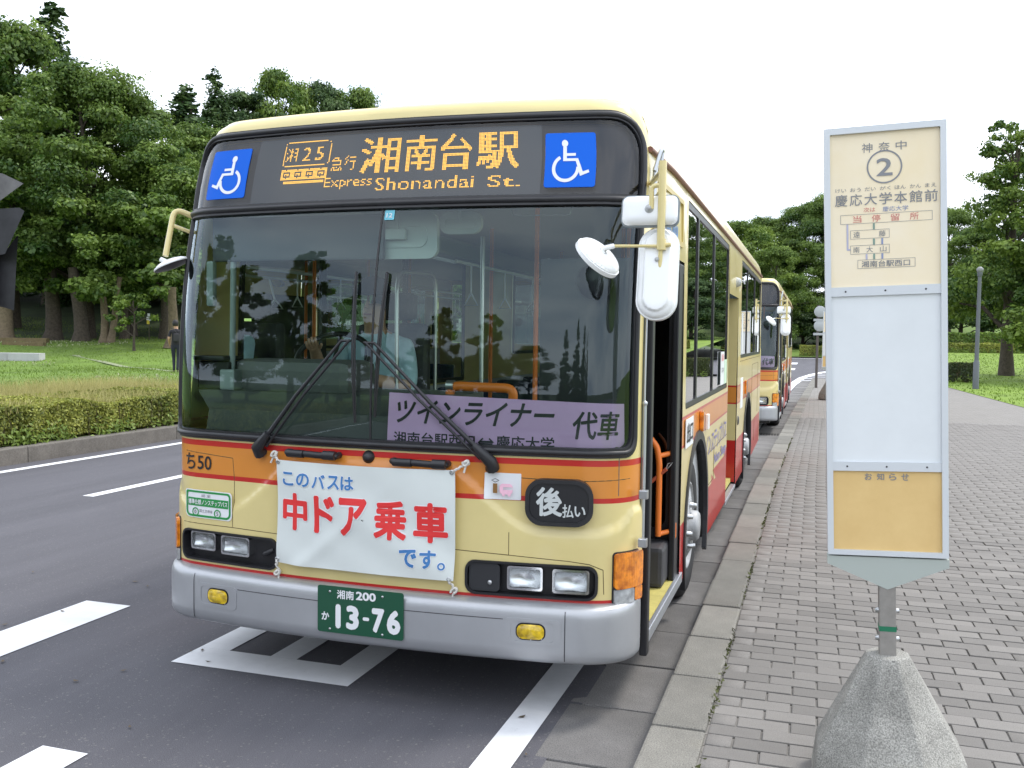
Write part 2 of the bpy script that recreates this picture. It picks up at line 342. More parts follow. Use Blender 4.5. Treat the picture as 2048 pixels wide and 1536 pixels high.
mb.add([(xe, 36, 0), (2.1, 37.5, 0), (2.6, 40.5, 0), (4.6, 43.5, 0), (8.5, 45, 0), (8.5, 92, 0), (xe, 92, 0)], [(0, 1, 2, 3, 4, 5, 6)])
mb.add([(-7.75, -60, 0), (60, -60, 0), (60, -30, 0), (-7.75, -30, 0)], [(0, 1, 2, 3)])
mb.add([(.98, -30, 0), (60, -30, 0), (60, -14, 0), (.98, -14, 0)], [(0, 1, 2, 3)])
road = mb.build('road', asphalt); tag(road, 'dark grey asphalt road under the buses', None, kind='structure')
def marking(name, pts, z=.004):
    o = MB().add([(p[0], p[1], z) for p in pts], [tuple(range(len(pts)))]).build(name, paint_m, road); return o
def strip(name, x0, x1, y0, y1): return marking(name, [(x0, y0), (x1, y0), (x1, y1), (x0, y1)])
def crack_strip(name, x0, x1, y0, y1, n=24):
    r_ = random.Random(3); L = [(x0 + r_.uniform(-.004, .004), y0 + (y1 - y0) * k / n) for k in range(n + 1)]; Q = [(x1 + r_.uniform(-.004, .004), y0 + (y1 - y0) * k / n) for k in range(n + 1)]
    return marking(name, L + Q[::-1])
strip('edge_line', .705, .862, -6, 13.5); strip('edge_line', .85, 1.0, 13.5, 26.5)
# edge line swinging right round the end of the pavement
far = [(.86, 26.5), (1.02, 34), (1.3, 41), (1.75, 46), (2.3, 50), (3.2, 54)]
marking('edge_line', [(a, b) for a, b in far] + [(a + .32, b - .2) for a, b in far[::-1]])
for k in range(7):
    y = 38 + k * 2.1; xa = np.interp(y, [34, 41, 46, 50, 54], [1.25, 1.55, 2.05, 2.6, 3.4]); marking('hatch_line', [(xa, y), (xa + 1.25, y + .3), (xa + 1.25, y + .75), (xa, y + .45)])
# boarding box with its three bars, and the broad lane dashes
mk = [(-1.185, .115), (-.158, .066), (-.158, 2.4), (-1.17, 2.4)]
strip('boarding_box_edge', -1.185, -.158, .085, .335)
for x0, x1 in ((-1.185, -1.0), (-.745, -.59), (-.33, -.158)): strip('boarding_box_bar', x0, x1, .3355, 2.6)
strip('lane_dash', -2.41, -2.07, -1.55, .84); strip('lane_dash', -1.03, -.8, -4.5, -.93)
a = at_z(95, 1500, 0); b = at_z(170, 1506, 0)
strip('lane_dash', -5.26, -5.12, 3.93, 8.9); strip('lane_dash', -5.26, -5.12, 13.9, 18.9); strip('lane_dash', -5.26, -5.12, 23.9, 28.9)
strip('edge_line', -7.42, -7.28, -20, 60)
strip('lane_dash', -2.3, -2.15, 40, 46); strip('lane_dash', .5, .9, 52.5, 56); strip('lane_dash', .3, .8, 66, 71)
strip('edge_line', -6, 30, 89.6, 90.3)
# ---- gutter slabs and kerb stones, each its own piece
gutter = grid_sheet('gutter', [.90, 1.38], [-2.5, -1, 6], lambda x, y: -.012, joint_m); tag(gutter, 'dark jointed concrete gutter along the kerb', None, kind='structure')
def slab_mesh(name, lx, ly, lz, bev=.008):
    m_ = MB().box(0, lx, 0, ly, -lz, 0, bev); me = bpy.data.meshes.new(name); me.from_pydata(m_.v, [], m_.f); me.update(); return me
gm = slab_mesh('gutter_slab', .455, .6, .09); gm.materials.append(gutter_m)
pitch = .612; r_ = random.Random(5)
for k in range(-3, 62):
    y = .275 + k * pitch; o = bpy.data.objects.new('gutter_slab', gm); COL.objects.link(o); o.parent = gutter
    o.location = (KX(y) - .465 + r_.uniform(-.006, .006), y, .003 + r_.uniform(-.003, .004)); o.rotation_euler = (r_.uniform(-.004, .004), r_.uniform(-.006, .01), r_.uniform(-.004, .004))
kerb = grid_sheet('kerb', [1.385, 1.6], [-2.5, 6], lambda x, y: .06, joint_m); tag(kerb, 'concrete kerb stones between gutter and brick pavement', None, kind='structure')
km = slab_mesh('kerb_stone', .222, .604, .3, .014); km.materials.append(kerb_m)
for k in range(-3, 60):
    y = .41 + k * pitch; o = bpy.data.objects.new('kerb_stone', km); COL.objects.link(o); o.parent = kerb
    o.location = (KX(y) + r_.uniform(-.004, .004), y, .15 + r_.uniform(-.004, .004)); o.rotation_euler = (r_.uniform(-.004, .004), r_.uniform(-.006, .006), math.atan(KX(y + .6) - KX(y)) * -1 / .6 * .6 + r_.uniform(-.004, .004))
# ---- pavement bed with bricks
PVX = lambda y: KX(y) + .228
bed = []; fb = []; ys = [-14, -3, 0, 6, 12, 18, 24, 30, 36, 37.5]
for y in ys: bed += [(PVX(y) - .01, y, .139), (6.9 + (y - 22) * -.045 if y > 10 else 7.4, y, .139)]
for i in range(len(ys) - 1): fb.append((2 * i, 2 * i + 1, 2 * i + 3, 2 * i + 2))
def brick_tex(name):
    m = mat(name, (.2, .19, .18), .9); n = m.node_tree; b = n.nodes['Principled BSDF']; tcn = n.nodes.new('ShaderNodeTexCoord')
    t = n.nodes.new('ShaderNodeTexBrick'); t.inputs['Scale'].default_value = 1; t.inputs['Mortar Size'].default_value = .004; t.inputs['Brick Width'].default_value = .21; t.inputs['Row Height'].default_value = .107
    t.inputs['Color1'].default_value = (.195, .184, .171, 1); t.inputs['Color2'].default_value = (.228, .215, .20, 1); t.inputs['Mortar'].default_value = (.085, .08, .065, 1)
    n.links.new(tcn.outputs['Object'], t.inputs['Vector']); n.links.new(t.outputs['Color'], b.inputs['Base Color']); return m
pav = MB().add(bed, fb).build('pavement', brick_tex('paving_bed')); tag(pav, 'grey brick pavement beside the kerb', None, kind='structure')
bxl, byl = .201, .100
bmesh_b = slab_mesh('brick', bxl, byl, .05, .004); bmesh_b.materials.append(brick_m)
spots = []
for j in range(-24, 150):
    y = j * .107
    for i in range(28):
        x = PVX(y) + .004 + i * .2095 + (.105 if j % 2 else 0)
        if x + bxl > 7.1: continue
        spots.append((x, y))
    if j % 2: spots.append((PVX(y) + .004, y, 1))
def visible(x, y):
    d = np.array([x, y, .15]) - CAM; t = d @ CF
    if t < .5: return -1
    u, v = 1024 + FPX * (d @ CR) / t, 768 - FPX * (d @ CU) / t
    return -1 if (u < 1300 or u > 2060 or v > 1545) else 1 / t
full = [s for s in spots if len(s) == 2 and visible(s[0] + .1, s[1] + .05) > 0]
full.sort(key=lambda s: -visible(s[0] + .1, s[1] + .05)); near = set(full[:300])
for s in full[:300]:
    o = bpy.data.objects.new('brick', bmesh_b); COL.objects.link(o); o.parent = pav; o.location = (s[0], s[1], .15 + r_.uniform(-.0025, .002)); o.rotation_euler = (r_.uniform(-.012, .012), r_.uniform(-.008, .008), r_.uniform(-.008, .008))
V = []; Q = []
for s in spots:
    if s in near: continue
    L = bxl if len(s) == 2 else .097
    z = .15 + r_.uniform(-.0025, .002); c = .003; b_ = len(V); x0, x1, y0, y1 = s[0], s[0] + L, s[1], s[1] + byl
    V += [(x0, y0, .12), (x1, y0, .12), (x1, y1, .12), (x0, y1, .12), (x0, y0, z - c), (x1, y0, z - c), (x1, y1, z - c), (x0, y1, z - c), (x0 + c, y0 + c, z), (x1 - c, y0 + c, z), (x1 - c, y1 - c, z), (x0 + c, y1 - c, z)]
    for a0 in (0, 4): Q += [(b_ + a0 + k, b_ + a0 + (k + 1) % 4, b_ + a0 + 4 + (k + 1) % 4, b_ + a0 + 4 + k) for k in range(4)]
    Q.append((b_ + 8, b_ + 9, b_ + 10, b_ + 11))
o = mesh_np('brick_field', np.array(V), np.array(Q), brick_m, pav); o['kind'] = 'stuff'
# moss and weeds in the joint behind the kerb
V = []; Q = []
for k in range(900):
    y = rng.uniform(-.6, 12); 
    if math.sin(y * 3.1) + math.sin(y * 7.7) < rng.uniform(-1.5, 1.5): continue
    x = PVX(y) - .003 + rng.normal(0, .006); h = rng.uniform(.004, .02) ; a_ = rng.uniform(0, 6.28); w_ = rng.uniform(.004, .012); b_ = len(V)
    V += [(x - w_ * math.cos(a_), y - w_ * math.sin(a_), .146), (x + w_ * math.cos(a_), y + w_ * math.sin(a_), .146), (x + rng.normal(0, .01), y + rng.normal(0, .01), .15 + h)]; Q.append((b_, b_ + 1, b_ + 2))
o = mesh_np('joint_weed', np.array(V), np.array(Q), moss_m); tag(o, 'small weeds and moss growing in the joint behind the kerb', None, kind='stuff')
# ---- left side: kerb wall, lawn and bank
mk_ = empty('median_kerb', (-7.85, 10, 0)); tag(mk_, 'weathered concrete kerb below the clipped hedge', 'kerb')
kw = MB().box(-.13, .11, 0, 3.0 - .008, -.2, .21, .012); me_k = bpy.data.meshes.new('kerb_block'); me_k.from_pydata(kw.v, [], kw.f); me_k.materials.append(wallkerb_m)
for k in range(-8, 18): o = link('kerb_block', me_k, mk_); o.location = (0, k * 3.0 - 1.3, 0) ; 
me_k.materials.clear(); me_k.materials.append(wallkerb_m)
fh = np.array([-math.sin(YAW), math.cos(YAW)])
def lawn_z(x, y):
    q = (x - CAM[0]) * fh[0] + (y - CAM[1]) * fh[1]
    hill = max(0.0, min(1.0, (-14 - x) / 14))
    return float(np.interp(q if q < 40 else 40 + (q - 40) * (.12 + .88 * hill), [-60, 8, 20, 31, 36, 43, 50, 62, 80, 120], [.2, .2, .24, .34, .4, 1.12, 1.45, 3.7, 6.5, 11])) + .05 * math.sin(x * .7) * math.sin(y * .5)
lawn = grid_sheet('lawn', np.concatenate([np.linspace(-140, -45, 16), np.linspace(-42, -7.95, 34)]), np.linspace(-60, 120, 90), lawn_z, [grass_m, hill_m]); tag(lawn, 'green lawn rising to a bank coloured dark for the shade under the trees', None, kind='structure')
mi_ = [1 if (p.center.x - CAM[0]) * fh[0] + (p.center.y - CAM[1]) * fh[1] > 46.5 + 1.5 * math.sin(p.center.x * .6) else 0 for p in lawn.data.polygons]; lawn.data.polygons.foreach_set('material_index', mi_)  # faces behind the trunks go darker: canopy shade painted into the ground colour
def right_z(x, y): return .148 + max(0, y - 37) * .033 + max(0, x - 25) * .03
def right_edge(y): return float(np.interp(y, [-14, 5, 15, 22, 30, 36, 40, 45, 92], [7.5, 7.4, 7.2, 6.9, 6.55, 6.3, 6.6, 8.5, 8.6]))
ys = np.concatenate([np.linspace(-14, 45, 40), np.linspace(47, 92, 16)]); V = []; Q = []; nx = 22
for y in ys:
    e_ = right_edge(y)
    for k in range(nx): x = e_ + (90 - e_) * (k / (nx - 1)) ** 1.8; V.append((x, y, right_z(x, y)))
for j in range(len(ys) - 1):
    for k in range(nx - 1): a = j * nx + k; Q.append((a, a + 1, a + nx + 1, a + nx))
lawn_r = mesh_np('lawn', np.array(V), np.array(Q), mat('lawn_ground_right', (.15, .235, .02), .95, var=.3, scale=.9, bump=.5, bscale=30), smooth=True); tag(lawn_r, 'bright green lawn right of the pavement', None, kind='structure')
far_l = grid_sheet('lawn', np.linspace(-60, 140, 40), np.linspace(92, 200, 24), lambda x, y: float(np.interp(y, [92, 98, 110, 200], [.12, .25, 1.0, 10])) + (max(0, min(1, (x - 8) / 6)) * 1.85), grass_m); tag(far_l, 'far green verge beyond the end of the road', None, kind='structure')
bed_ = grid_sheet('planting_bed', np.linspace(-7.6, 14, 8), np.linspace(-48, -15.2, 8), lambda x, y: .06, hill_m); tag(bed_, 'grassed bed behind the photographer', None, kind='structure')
# ================================================================== vegetation
leafA = leaf_mat('leaf_broad', (.038, .088, .016), (.21, .30, .058), .38)
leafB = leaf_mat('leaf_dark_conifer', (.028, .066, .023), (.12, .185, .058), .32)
leafC = leaf_mat('leaf_bright', (.045, .10, .016), (.23, .32, .055), .34)
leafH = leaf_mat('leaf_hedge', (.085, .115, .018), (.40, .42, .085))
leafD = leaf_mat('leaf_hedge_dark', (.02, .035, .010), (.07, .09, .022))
grassL = leaf_mat('grass_blade', (.085, .15, .016), (.20, .29, .035))
strawL = leaf_mat('dry_grass', (.27, .26, .085), (.56, .50, .21))
cloverL = leaf_mat('clover_flower', (.30, .33, .16), (.55, .54, .38))
bark = mat('bark', (.075, .06, .045), .95, var=.5, scale=9, bump=.8, bscale=14)
bark2 = mat('bark_pale', (.17, .13, .085), .95, var=.4, scale=9, bump=.8, bscale=14)
twig_m = mat('hedge_twig', (.10, .075, .04), .9, var=.3, scale=20)
def unit(n): d = rng.normal(size=(n, 3)); return d / np.linalg.norm(d, axis=1, keepdims=True)
def leaves(P, Nn, L, W, tint):
    n = len(P); Nn = Nn / np.linalg.norm(Nn, axis=1, keepdims=True); t = np.cross(Nn, unit(n)); t /= np.linalg.norm(t, axis=1, keepdims=True) + 1e-9; b = np.cross(Nn, t)
    L = np.asarray(L).reshape(-1, 1); W = np.asarray(W).reshape(-1, 1)
    V = np.empty((n, 4, 3)); V[:, 0] = P - t * L / 2; V[:, 1] = P + b * W / 2; V[:, 2] = P + t * L / 2 - Nn * L * .12; V[:, 3] = P - b * W / 2
    return V.reshape(-1, 3), np.arange(n * 4).reshape(n, 4), tint
def clumps(cen, rad, n, size, up=.55, shell=.5):
    """cen (k,3), rad (k,3): n leaves spread over k uneven clumps"""
    k = len(cen); vol = (rad.prod(1)) ** (2 / 3); idx = rng.choice(k, n, p=vol / vol.sum()); d = unit(n)
    wob = 1 + .25 * np.sin(d[:, 0] * 5 + idx) * np.sin(d[:, 1] * 4 + idx * 2.1)
    stray = np.where(rng.random(n) < .13, rng.uniform(1.05, 1.75, n), 1.0); rr = (shell + (1 - shell) * rng.random(n) ** .6)[:, None] * wob[:, None] * stray[:, None]
    P = cen[idx] + d * rr * rad[idx]
    Nn = d * .7 + np.array([0, 0, up]) + rng.normal(0, .45, (n, 3))
    ct = rng.normal(0, .22, k); tint = np.clip(.45 + ct[idx] + rng.normal(0, .2, n), 0, 1)
    cs = rng.uniform(.75, 1.25, k); s = size * rng.uniform(.55, 1.35, n) * cs[idx]; return leaves(P, Nn, s, s * .62, tint)
def trunk_limbs(h, r0, cen, rnd, lean=(0, 0), nb=10, top=.85):
    m = MB(); pts = []; rad = []
    for k in range(8):
        t = k / 7; pts.append((lean[0] * t * h + math.sin(t * 5 + rnd) * .02 * h * t, lean[1] * t * h + math.cos(t * 4 + rnd) * .02 * h * t, t * h * top)); rad.append(r0 * (1.35 if k == 0 else 1) * (1 - .85 * t) + .01)
    m.tube(pts, rad, 10)
    ids = rng.choice(len(cen), min(nb, len(cen)), replace=False)
    for i in ids:
        c = cen[i]; z0 = max(.18 * h, min(c[2] - .12 * h, .75 * h)); t = z0 / (h * top); j = min(6, int(t * 7)); p0 = Vector(pts[j]).lerp(Vector(pts[j + 1]), t * 7 - j)
        c = Vector(c); mid = (p0 + c) * .5 + Vector((0, 0, .04 * h)); rr = r0 * (1 - .8 * t) * .45 + .015
        m.tube([p0, mid, c], [rr, rr * .7, rr * .3], 6)
    return m
def proto_broad(h, cr_, n, size, seed, low=.2, flat=.55, k=70):
    global rng; rng = np.random.default_rng(seed); cen = []; rad = []
    while len(cen) < k:
        t = rng.random() ** .8; z = low + (1 - low) * t; env = math.sin(math.pi * min(1, (t * .82 + .16))) ** .6; a = rng.uniform(0, 6.283); q = cr_ * env * (.25 + .75 * rng.random() ** .5)
        q *= 1 + .22 * math.sin(3 * a + seed); cen.append((q * math.cos(a), q * math.sin(a), z * h * .95)); s = cr_ * rng.uniform(.10, .27); rad.append((s, s, s * flat))
    cen, rad = np.array(cen), np.array(rad); return clumps(cen, rad, n, size, up=.6), cen
def proto_conifer(h, cr_, n, size, seed, low=.12):
    global rng; rng = np.random.default_rng(seed); cen = []; rad = []; tiers = 13
    for i in range(tiers):
        t = low + (1 - low) * (i + .3 * rng.random()) / tiers; q = cr_ * (1 - t) ** .8 * rng.uniform(.75, 1.1) + .12; nb = max(3, int(8 * (1 - t) + 2)); a0 = rng.uniform(0, 6.28)
        for j in range(nb):
            a = a0 + 6.283 * j / nb + rng.normal(0, .2); s = max(.25, q * rng.uniform(.32, .5)); d_ = q * rng.uniform(.35, .8)
            cen.append((d_ * math.cos(a), d_ * math.sin(a), t * h + rng.normal(0, .02) * h)); rad.append((s, s, s * .55 + .1))
    cen += [(0, 0, h * .985), (.1, 0, h * .93), (-.1, .1, h * .88), (0, -.1, h * .83)]; rad += [(.28, .28, .55), (.42, .42, .6), (.55, .55, .6), (.65, .65, .6)]; cen, rad = np.array(cen), np.array(rad); return clumps(cen, rad, n, size, up=.4), cen
def proto_lobed(h, cr_, n, size, seed, low=.3, k=20):
    global rng; rng = np.random.default_rng(seed); cen = []; rad = []
    for i in range(k):
        t = (i + .5) / k; z = low + (1 - low) * t; q = cr_ * (1 - .78 * t) * (.8 if i % 3 else .25) * rng.uniform(.75, 1.15); a = i * 2.4 + rng.normal(0, .3)
        s = cr_ * rng.uniform(.28, .42) * (1 - .45 * t); cen.append((q * math.cos(a), q * math.sin(a), z * h - s * .3)); rad.append((s, s, s * .62))
    c2 = []; r2 = []
    for c, r_0 in zip(cen, rad):
        for j in range(12): d_ = unit(1)[0]; c2.append(tuple(np.array(c) + d_ * np.array(r_0) * rng.uniform(.45, 1.0))); r2.append(tuple(np.array(r_0) * rng.uniform(.22, .48)))
    cen2, rad2 = np.array(c2), np.array(r2); return clumps(cen2, rad2, n, size, up=.5), np.array(cen)
PROTO = {}
def make_proto(key, gen, leafm, barkm, h, r0, nb=10, lean=(0, 0), top=.85):
    (V, Q, T), cen = gen
    me = mesh_np('crown', V, Q, leafm, None, T); c = me.data; bpy.data.objects.remove(me)
    t = trunk_limbs(h, r0, cen, hash(key) % 7, lean, nb, top).build('trunk', barkm); tm = t.data; bpy.data.objects.remove(t); PROTO[key] = (c, tm, h)
make_proto('broadA', proto_broad(16, 6.0, 62000, .23, 3, low=.20, flat=.42, k=150), leafA, bark, 16, .40, 16)
make_proto('broadB', proto_broad(14, 5.0, 46000, .22, 8, low=.22, flat=.5, k=105), leafA, bark, 14, .32, 14)
make_proto('broadC', proto_broad(12, 5.2, 40000, .23, 15, low=.12, flat=.55, k=90), leafC, bark, 12, .28, 12)
make_proto('conifA', proto_conifer(18, 3.4, 34000, .26, 5), leafB, bark, 18, .30, 8, top=.9)
make_proto('conifB', proto_conifer(15, 2.3, 20000, .26, 9), leafB, bark, 15, .24, 8, top=.9)
make_proto('lobedA', proto_lobed(11, 4.2, 36000, .17, 4, low=.28, k=20), leafC, bark, 11, .30, 22, top=.9)
make_proto('lobedB', proto_lobed(9, 3.6, 36000, .19, 21, low=.25, k=16), leafA, bark, 9, .24, 16, top=.9)
make_proto('sapling', proto_broad(2.6, 1.05, 2600, .13, 31, low=.34, flat=.6, k=22), leafC, bark, 2.6, .05, 10)
def plant(name, key, loc, h, wid=1.0, rot=0.0, label='', cat='tree', group=None, leafm=None):
    c, t, h0 = PROTO[key]; s = h / h0; o = empty(name, loc); o.scale = (s * wid, s * wid, s); o.rotation_euler = (0, 0, rot)
    link('trunk', t, o); k = link('crown', c, o)
    if leafm: k.material_slots[0].link = 'OBJECT'; k.material_slots[0].material = leafm
    return tag(o, label, cat, group)
def spot(px, py, t, zf): p = at_depth(px, py, t); return (p[0], p[1], zf(p[0], p[1]))
# ---- wood on the bank at the left (photograph left to right)
def top_h(px, top, t, z): return float(at_depth(px, top, t)[2] - z)
G = 'trees of the wood behind the lawn'
for key, px, t, top, wid, rot, nm, lab in (
    ('broadA', -60, 50, 70, 1.0, .4, 'broadleaf_tree', 'tall broadleaf tree cut by the left edge of the picture'),
    ('broadB', 28, 52, 42, .78, 2.1, 'broadleaf_tree', 'tall narrow broadleaf tree at the upper left corner'),
    ('conifA', 108, 60, 22, 1.75, .9, 'conifer_tree', 'tallest dark conifer peak at the upper left'),
    ('broadA', 175, 48, 128, .92, 3.0, 'broadleaf_tree', 'large spreading tree whose crown slopes down from the upper left'),
    ('broadA', 262, 50, 190, .86, 5.1, 'broadleaf_tree', 'broad drooping tree behind the small sapling on the lawn'),
    ('broadB', 330, 47, 285, 1.05, 1.0, 'broadleaf_tree', 'bushy tree right beside the bus at the left with pale trunk'),
    ('conifB', 372, 62, 183, 2.1, 2.0, 'conifer_tree', 'thin dark conifer tip between broad tree and bus'),
    ('conifA', 432, 66, 150, 1.5, 4.0, 'conifer_tree', 'slim pointed conifer above the left corner of the front bus'),
    ('broadB', 395, 58, 250, 1.0, 2.6, 'broadleaf_tree', 'light green tree left of the front bus roof'),
    ('broadB', 505, 70, 182, .85, .2, 'broadleaf_tree', 'round tree above the left wheelchair symbol of the bus'),
    ('broadC', 563, 72, 142, .62, 1.3, 'broadleaf_tree', 'highest open crowned tree above the bus roof'),
    ('broadB', 635, 74, 165, .66, 3.2, 'broadleaf_tree', 'loose crowned tree above the bus roof, second from its right end'),
    ('broadC', 708, 76, 180, .58, 4.4, 'broadleaf_tree', 'last small crown above the bus roof before open sky'),
    ('broadA', 470, 52, 330, .9, 2.2, 'broadleaf_tree', 'dark tree hidden behind the front bus, seen through its windscreen'),
    ('broadA', 620, 54, 380, .95, 4.2, 'broadleaf_tree', 'green tree seen through the middle of the windscreen'),
    ('broadA', 800, 58, 400, 1.0, .7, 'broadleaf_tree', 'green tree seen through the right half of the windscreen')):
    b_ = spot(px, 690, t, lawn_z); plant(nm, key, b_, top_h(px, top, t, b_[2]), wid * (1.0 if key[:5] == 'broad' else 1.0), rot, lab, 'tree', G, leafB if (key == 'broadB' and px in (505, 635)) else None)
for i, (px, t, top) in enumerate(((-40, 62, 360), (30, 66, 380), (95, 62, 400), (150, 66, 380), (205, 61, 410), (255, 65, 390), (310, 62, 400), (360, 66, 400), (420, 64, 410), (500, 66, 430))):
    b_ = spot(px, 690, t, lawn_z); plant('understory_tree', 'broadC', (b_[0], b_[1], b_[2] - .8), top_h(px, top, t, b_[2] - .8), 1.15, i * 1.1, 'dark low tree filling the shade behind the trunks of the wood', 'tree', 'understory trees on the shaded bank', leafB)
# bare lower trunks of the wood standing in front
def lone_trunk(px, py, t, top_px, r0, m_, lean, lab, fork=False):
    z = at_depth(px, py, t)[2]; p = at_depth(px, py, t); h = (py - top_px) / FPX * t; o = empty('tree_trunk', tuple(p)); 
    mb = MB(); L = lean
    pts = [(L * h * (k / 5) ** 1.3, .1 * math.sin(k), h * 1.3 * k / 5 - .3) for k in range(6)]; mb.tube(pts, [r0 * (1.5 if k == 0 else 1 - .07 * k) for k in range(6)], 10); mb.build('trunk', m_, o)
    (V, Q, T), cen = proto_broad(5, 2.6, 5200, .24, int(px), low=.0, flat=.45, k=22); cr_o = mesh_np('crown', V, Q, leafA, o, T); cr_o.location = (L * h, 0, h * .82)
    return tag(o, lab, 'tree', 'slim trunks at the edge of the wood')
lone_trunk(105, 681, 46, 560, .42, bark, .0, 'thick straight dark trunk left of the leaning trunk')
lone_trunk(162, 682, 45, 560, .36, bark, -.12, 'dark leaning trunk with a flared foot on the bank')
lone_trunk(207, 682, 44, 575, .20, bark2, .02, 'pale straight stem of the close pair of stems')
lone_trunk(219, 682, 44, 575, .17, bark2, .28, 'pale slanting stem of the close pair of stems')
lone_trunk(247, 683, 47, 600, .26, bark, .02, 'dark trunk behind the sapling')
lone_trunk(343, 685, 42, 590, .26, bark2, .06, 'pale brown trunk beside the walking person')
lone_trunk(8, 678, 44, 560, .38, bark2, .0, 'brown trunk under the black sculpture at the left edge')
plant('sapling_tree', 'sapling', spot(268, 702, 40.5, lawn_z), 2.5, 1.0, .4, 'small leafy sapling standing alone on the lawn', 'tree')
# ---- trees at the end of the road and at the right
def zr(x, y): return right_z(x, min(y, 92)) if y < 92 else float(np.interp(y, [92, 98, 110, 200], [.12, .25, 1.0, 10])) + max(0, min(1, (x - 8) / 6)) * 1.85
G2 = 'trees at the far end of the road'
for key, px, t, top, wid, rot, nm, lab in (
    ('broadA', 1395, 118, 430, 1.1, .3, 'broadleaf_tree', 'far tree hidden mostly by the front bus'),
    ('broadC', 1480, 112, 440, 1.0, 1.1, 'broadleaf_tree', 'bright far tree rising behind the rear end of the front bus'),
    ('broadB', 1520, 124, 432, 1.0, 2.3, 'broadleaf_tree', 'grey green far tree above the second bus'),
    ('broadC', 1548, 104, 492, .85, 4.0, 'broadleaf_tree', 'bright bushy tree just right of the second bus'),
    ('broadA', 1602, 120, 404, .9, 5.0, 'broadleaf_tree', 'tall far tree left of the bus stop sign board'),
    ('broadA', 1655, 115, 382, .85, .9, 'broadleaf_tree', 'tallest far tree touching the left edge of the bus stop sign board'),
    ('broadB', 1715, 118, 400, 1.0, 2.9, 'broadleaf_tree', 'far tree hidden behind the bus stop sign board'),
    ('broadA', 1800, 112, 430, 1.1, 3.6, 'broadleaf_tree', 'wide far tree hidden behind the sign board'),
    ('broadA', 1893, 100, 412, .9, 1.7, 'broadleaf_tree', 'hazy green tree right of the sign board, behind the lamp post'),
    ('broadB', 1960, 92, 450, 1.2, .6, 'broadleaf_tree', 'dark tree behind the lamp post and the lobed tree'),
    ('broadA', 2060, 88, 440, 1.1, 4.8, 'broadleaf_tree', 'dark tree at the right edge behind the lobed tree')):
    p = at_depth(px, 690, t); z_ = zr(p[0], p[1]); plant(nm, key, (p[0], p[1], z_), top_h(px, top, t, z_), wid, rot, lab, 'tree', G2)
G3 = 'undergrowth shrubs of the far wood'
for i, px in enumerate((1440, 1500, 1560, 1605, 1650, 1700, 1780, 1860, 1920, 1985, 2050)):
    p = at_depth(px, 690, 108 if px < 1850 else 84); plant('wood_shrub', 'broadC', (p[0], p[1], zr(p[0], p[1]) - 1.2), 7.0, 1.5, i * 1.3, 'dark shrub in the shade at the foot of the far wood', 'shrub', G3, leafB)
p = at_depth(2012, 757, 41); plant('lobed_tree', 'lobedA', (p[0], p[1], .15), 11.2, .84, .7, 'tree with rounded leaf pads standing on the lawn at the right edge', 'tree')
p = at_depth(2120, 757, 37); plant('lobed_tree', 'lobedB', (p[0], p[1], .15), 8.6, 1.0, 1.9, 'lower branches of a lobed tree entering at the right edge', 'tree', None, leafC)
# ---- trees behind the photographer, seen as reflections in the windscreen
G4 = 'trees across the road mirrored in the windscreen'
for key, x, y, h, wid, rot, lab in (
    ('lobedB', -13.2, -16, 11.4, .62, .3, 'layered tree mirrored left of the windscreen split'), ('lobedB', -10.4, -17, 7.2, 1.0, 1.3, 'lower tree mirrored beside the instrument hood'),
    ('lobedB', -21.5, -14, 13.4, .8, 2.0, 'upright tree mirrored at the left end of the windscreen'), ('lobedB', -18.5, -15.5, 10.5, .8, .2, 'second upright tree mirrored at the left end of the windscreen'), ('broadB', -26, -14, 11, .9, .2, 'wide tree mirrored on the left corner of the windscreen'),
    ('lobedB', -5.0, -18, 6.7, .62, 2.2, 'layered tree mirrored right of the wipers'), ('lobedB', -2.5, -18, 6.2, .62, 4.0, 'layered tree mirrored above the orange rail'),
    ('broadC', -1.0, -27, 5.4, .75, 5.0, 'low bush mirrored above the purple placard'), ('broadC', -7.5, -24, 4.8, 1.1, 1.0, 'low bush mirrored between the two wipers'), ('broadC', -14.5, -22, 4.6, 1.3, 2.0, 'low bush mirrored above the dashboard'), ('broadC', -20, -19, 4.4, 1.3, 3.0, 'low bush mirrored above the ticket printer'), ('broadC', -4.2, -25, 4.4, 1.0, 4.0, 'low bush mirrored left of the orange rail'),
    ('conifB', 1.5, -30, 7.4, .55, 1.0, 'first pointed tree of the row mirrored at the right of the windscreen'), ('conifB', 2.5, -30, 8.6, .5, 2.0, 'tallest pointed tree of the row mirrored at the right of the windscreen'),
    ('conifB', 3.4, -30, 8.0, .5, 3.0, 'third pointed tree of the row mirrored at the right of the windscreen'), ('conifB', 4.3, -30, 7.2, .55, 4.0, 'fourth pointed tree of the row mirrored at the right of the windscreen'), ('conifB', 5.3, -30, 7.8, .6, 5.0, 'last pointed tree of the row mirrored at the right of the windscreen')):
    plant('mirrored_tree', key, (x, y, 0.05 if x > -7.8 else lawn_z(x, y)), h, wid, rot, lab, 'tree', G4, leafB if key[:5] == 'broad' else None)
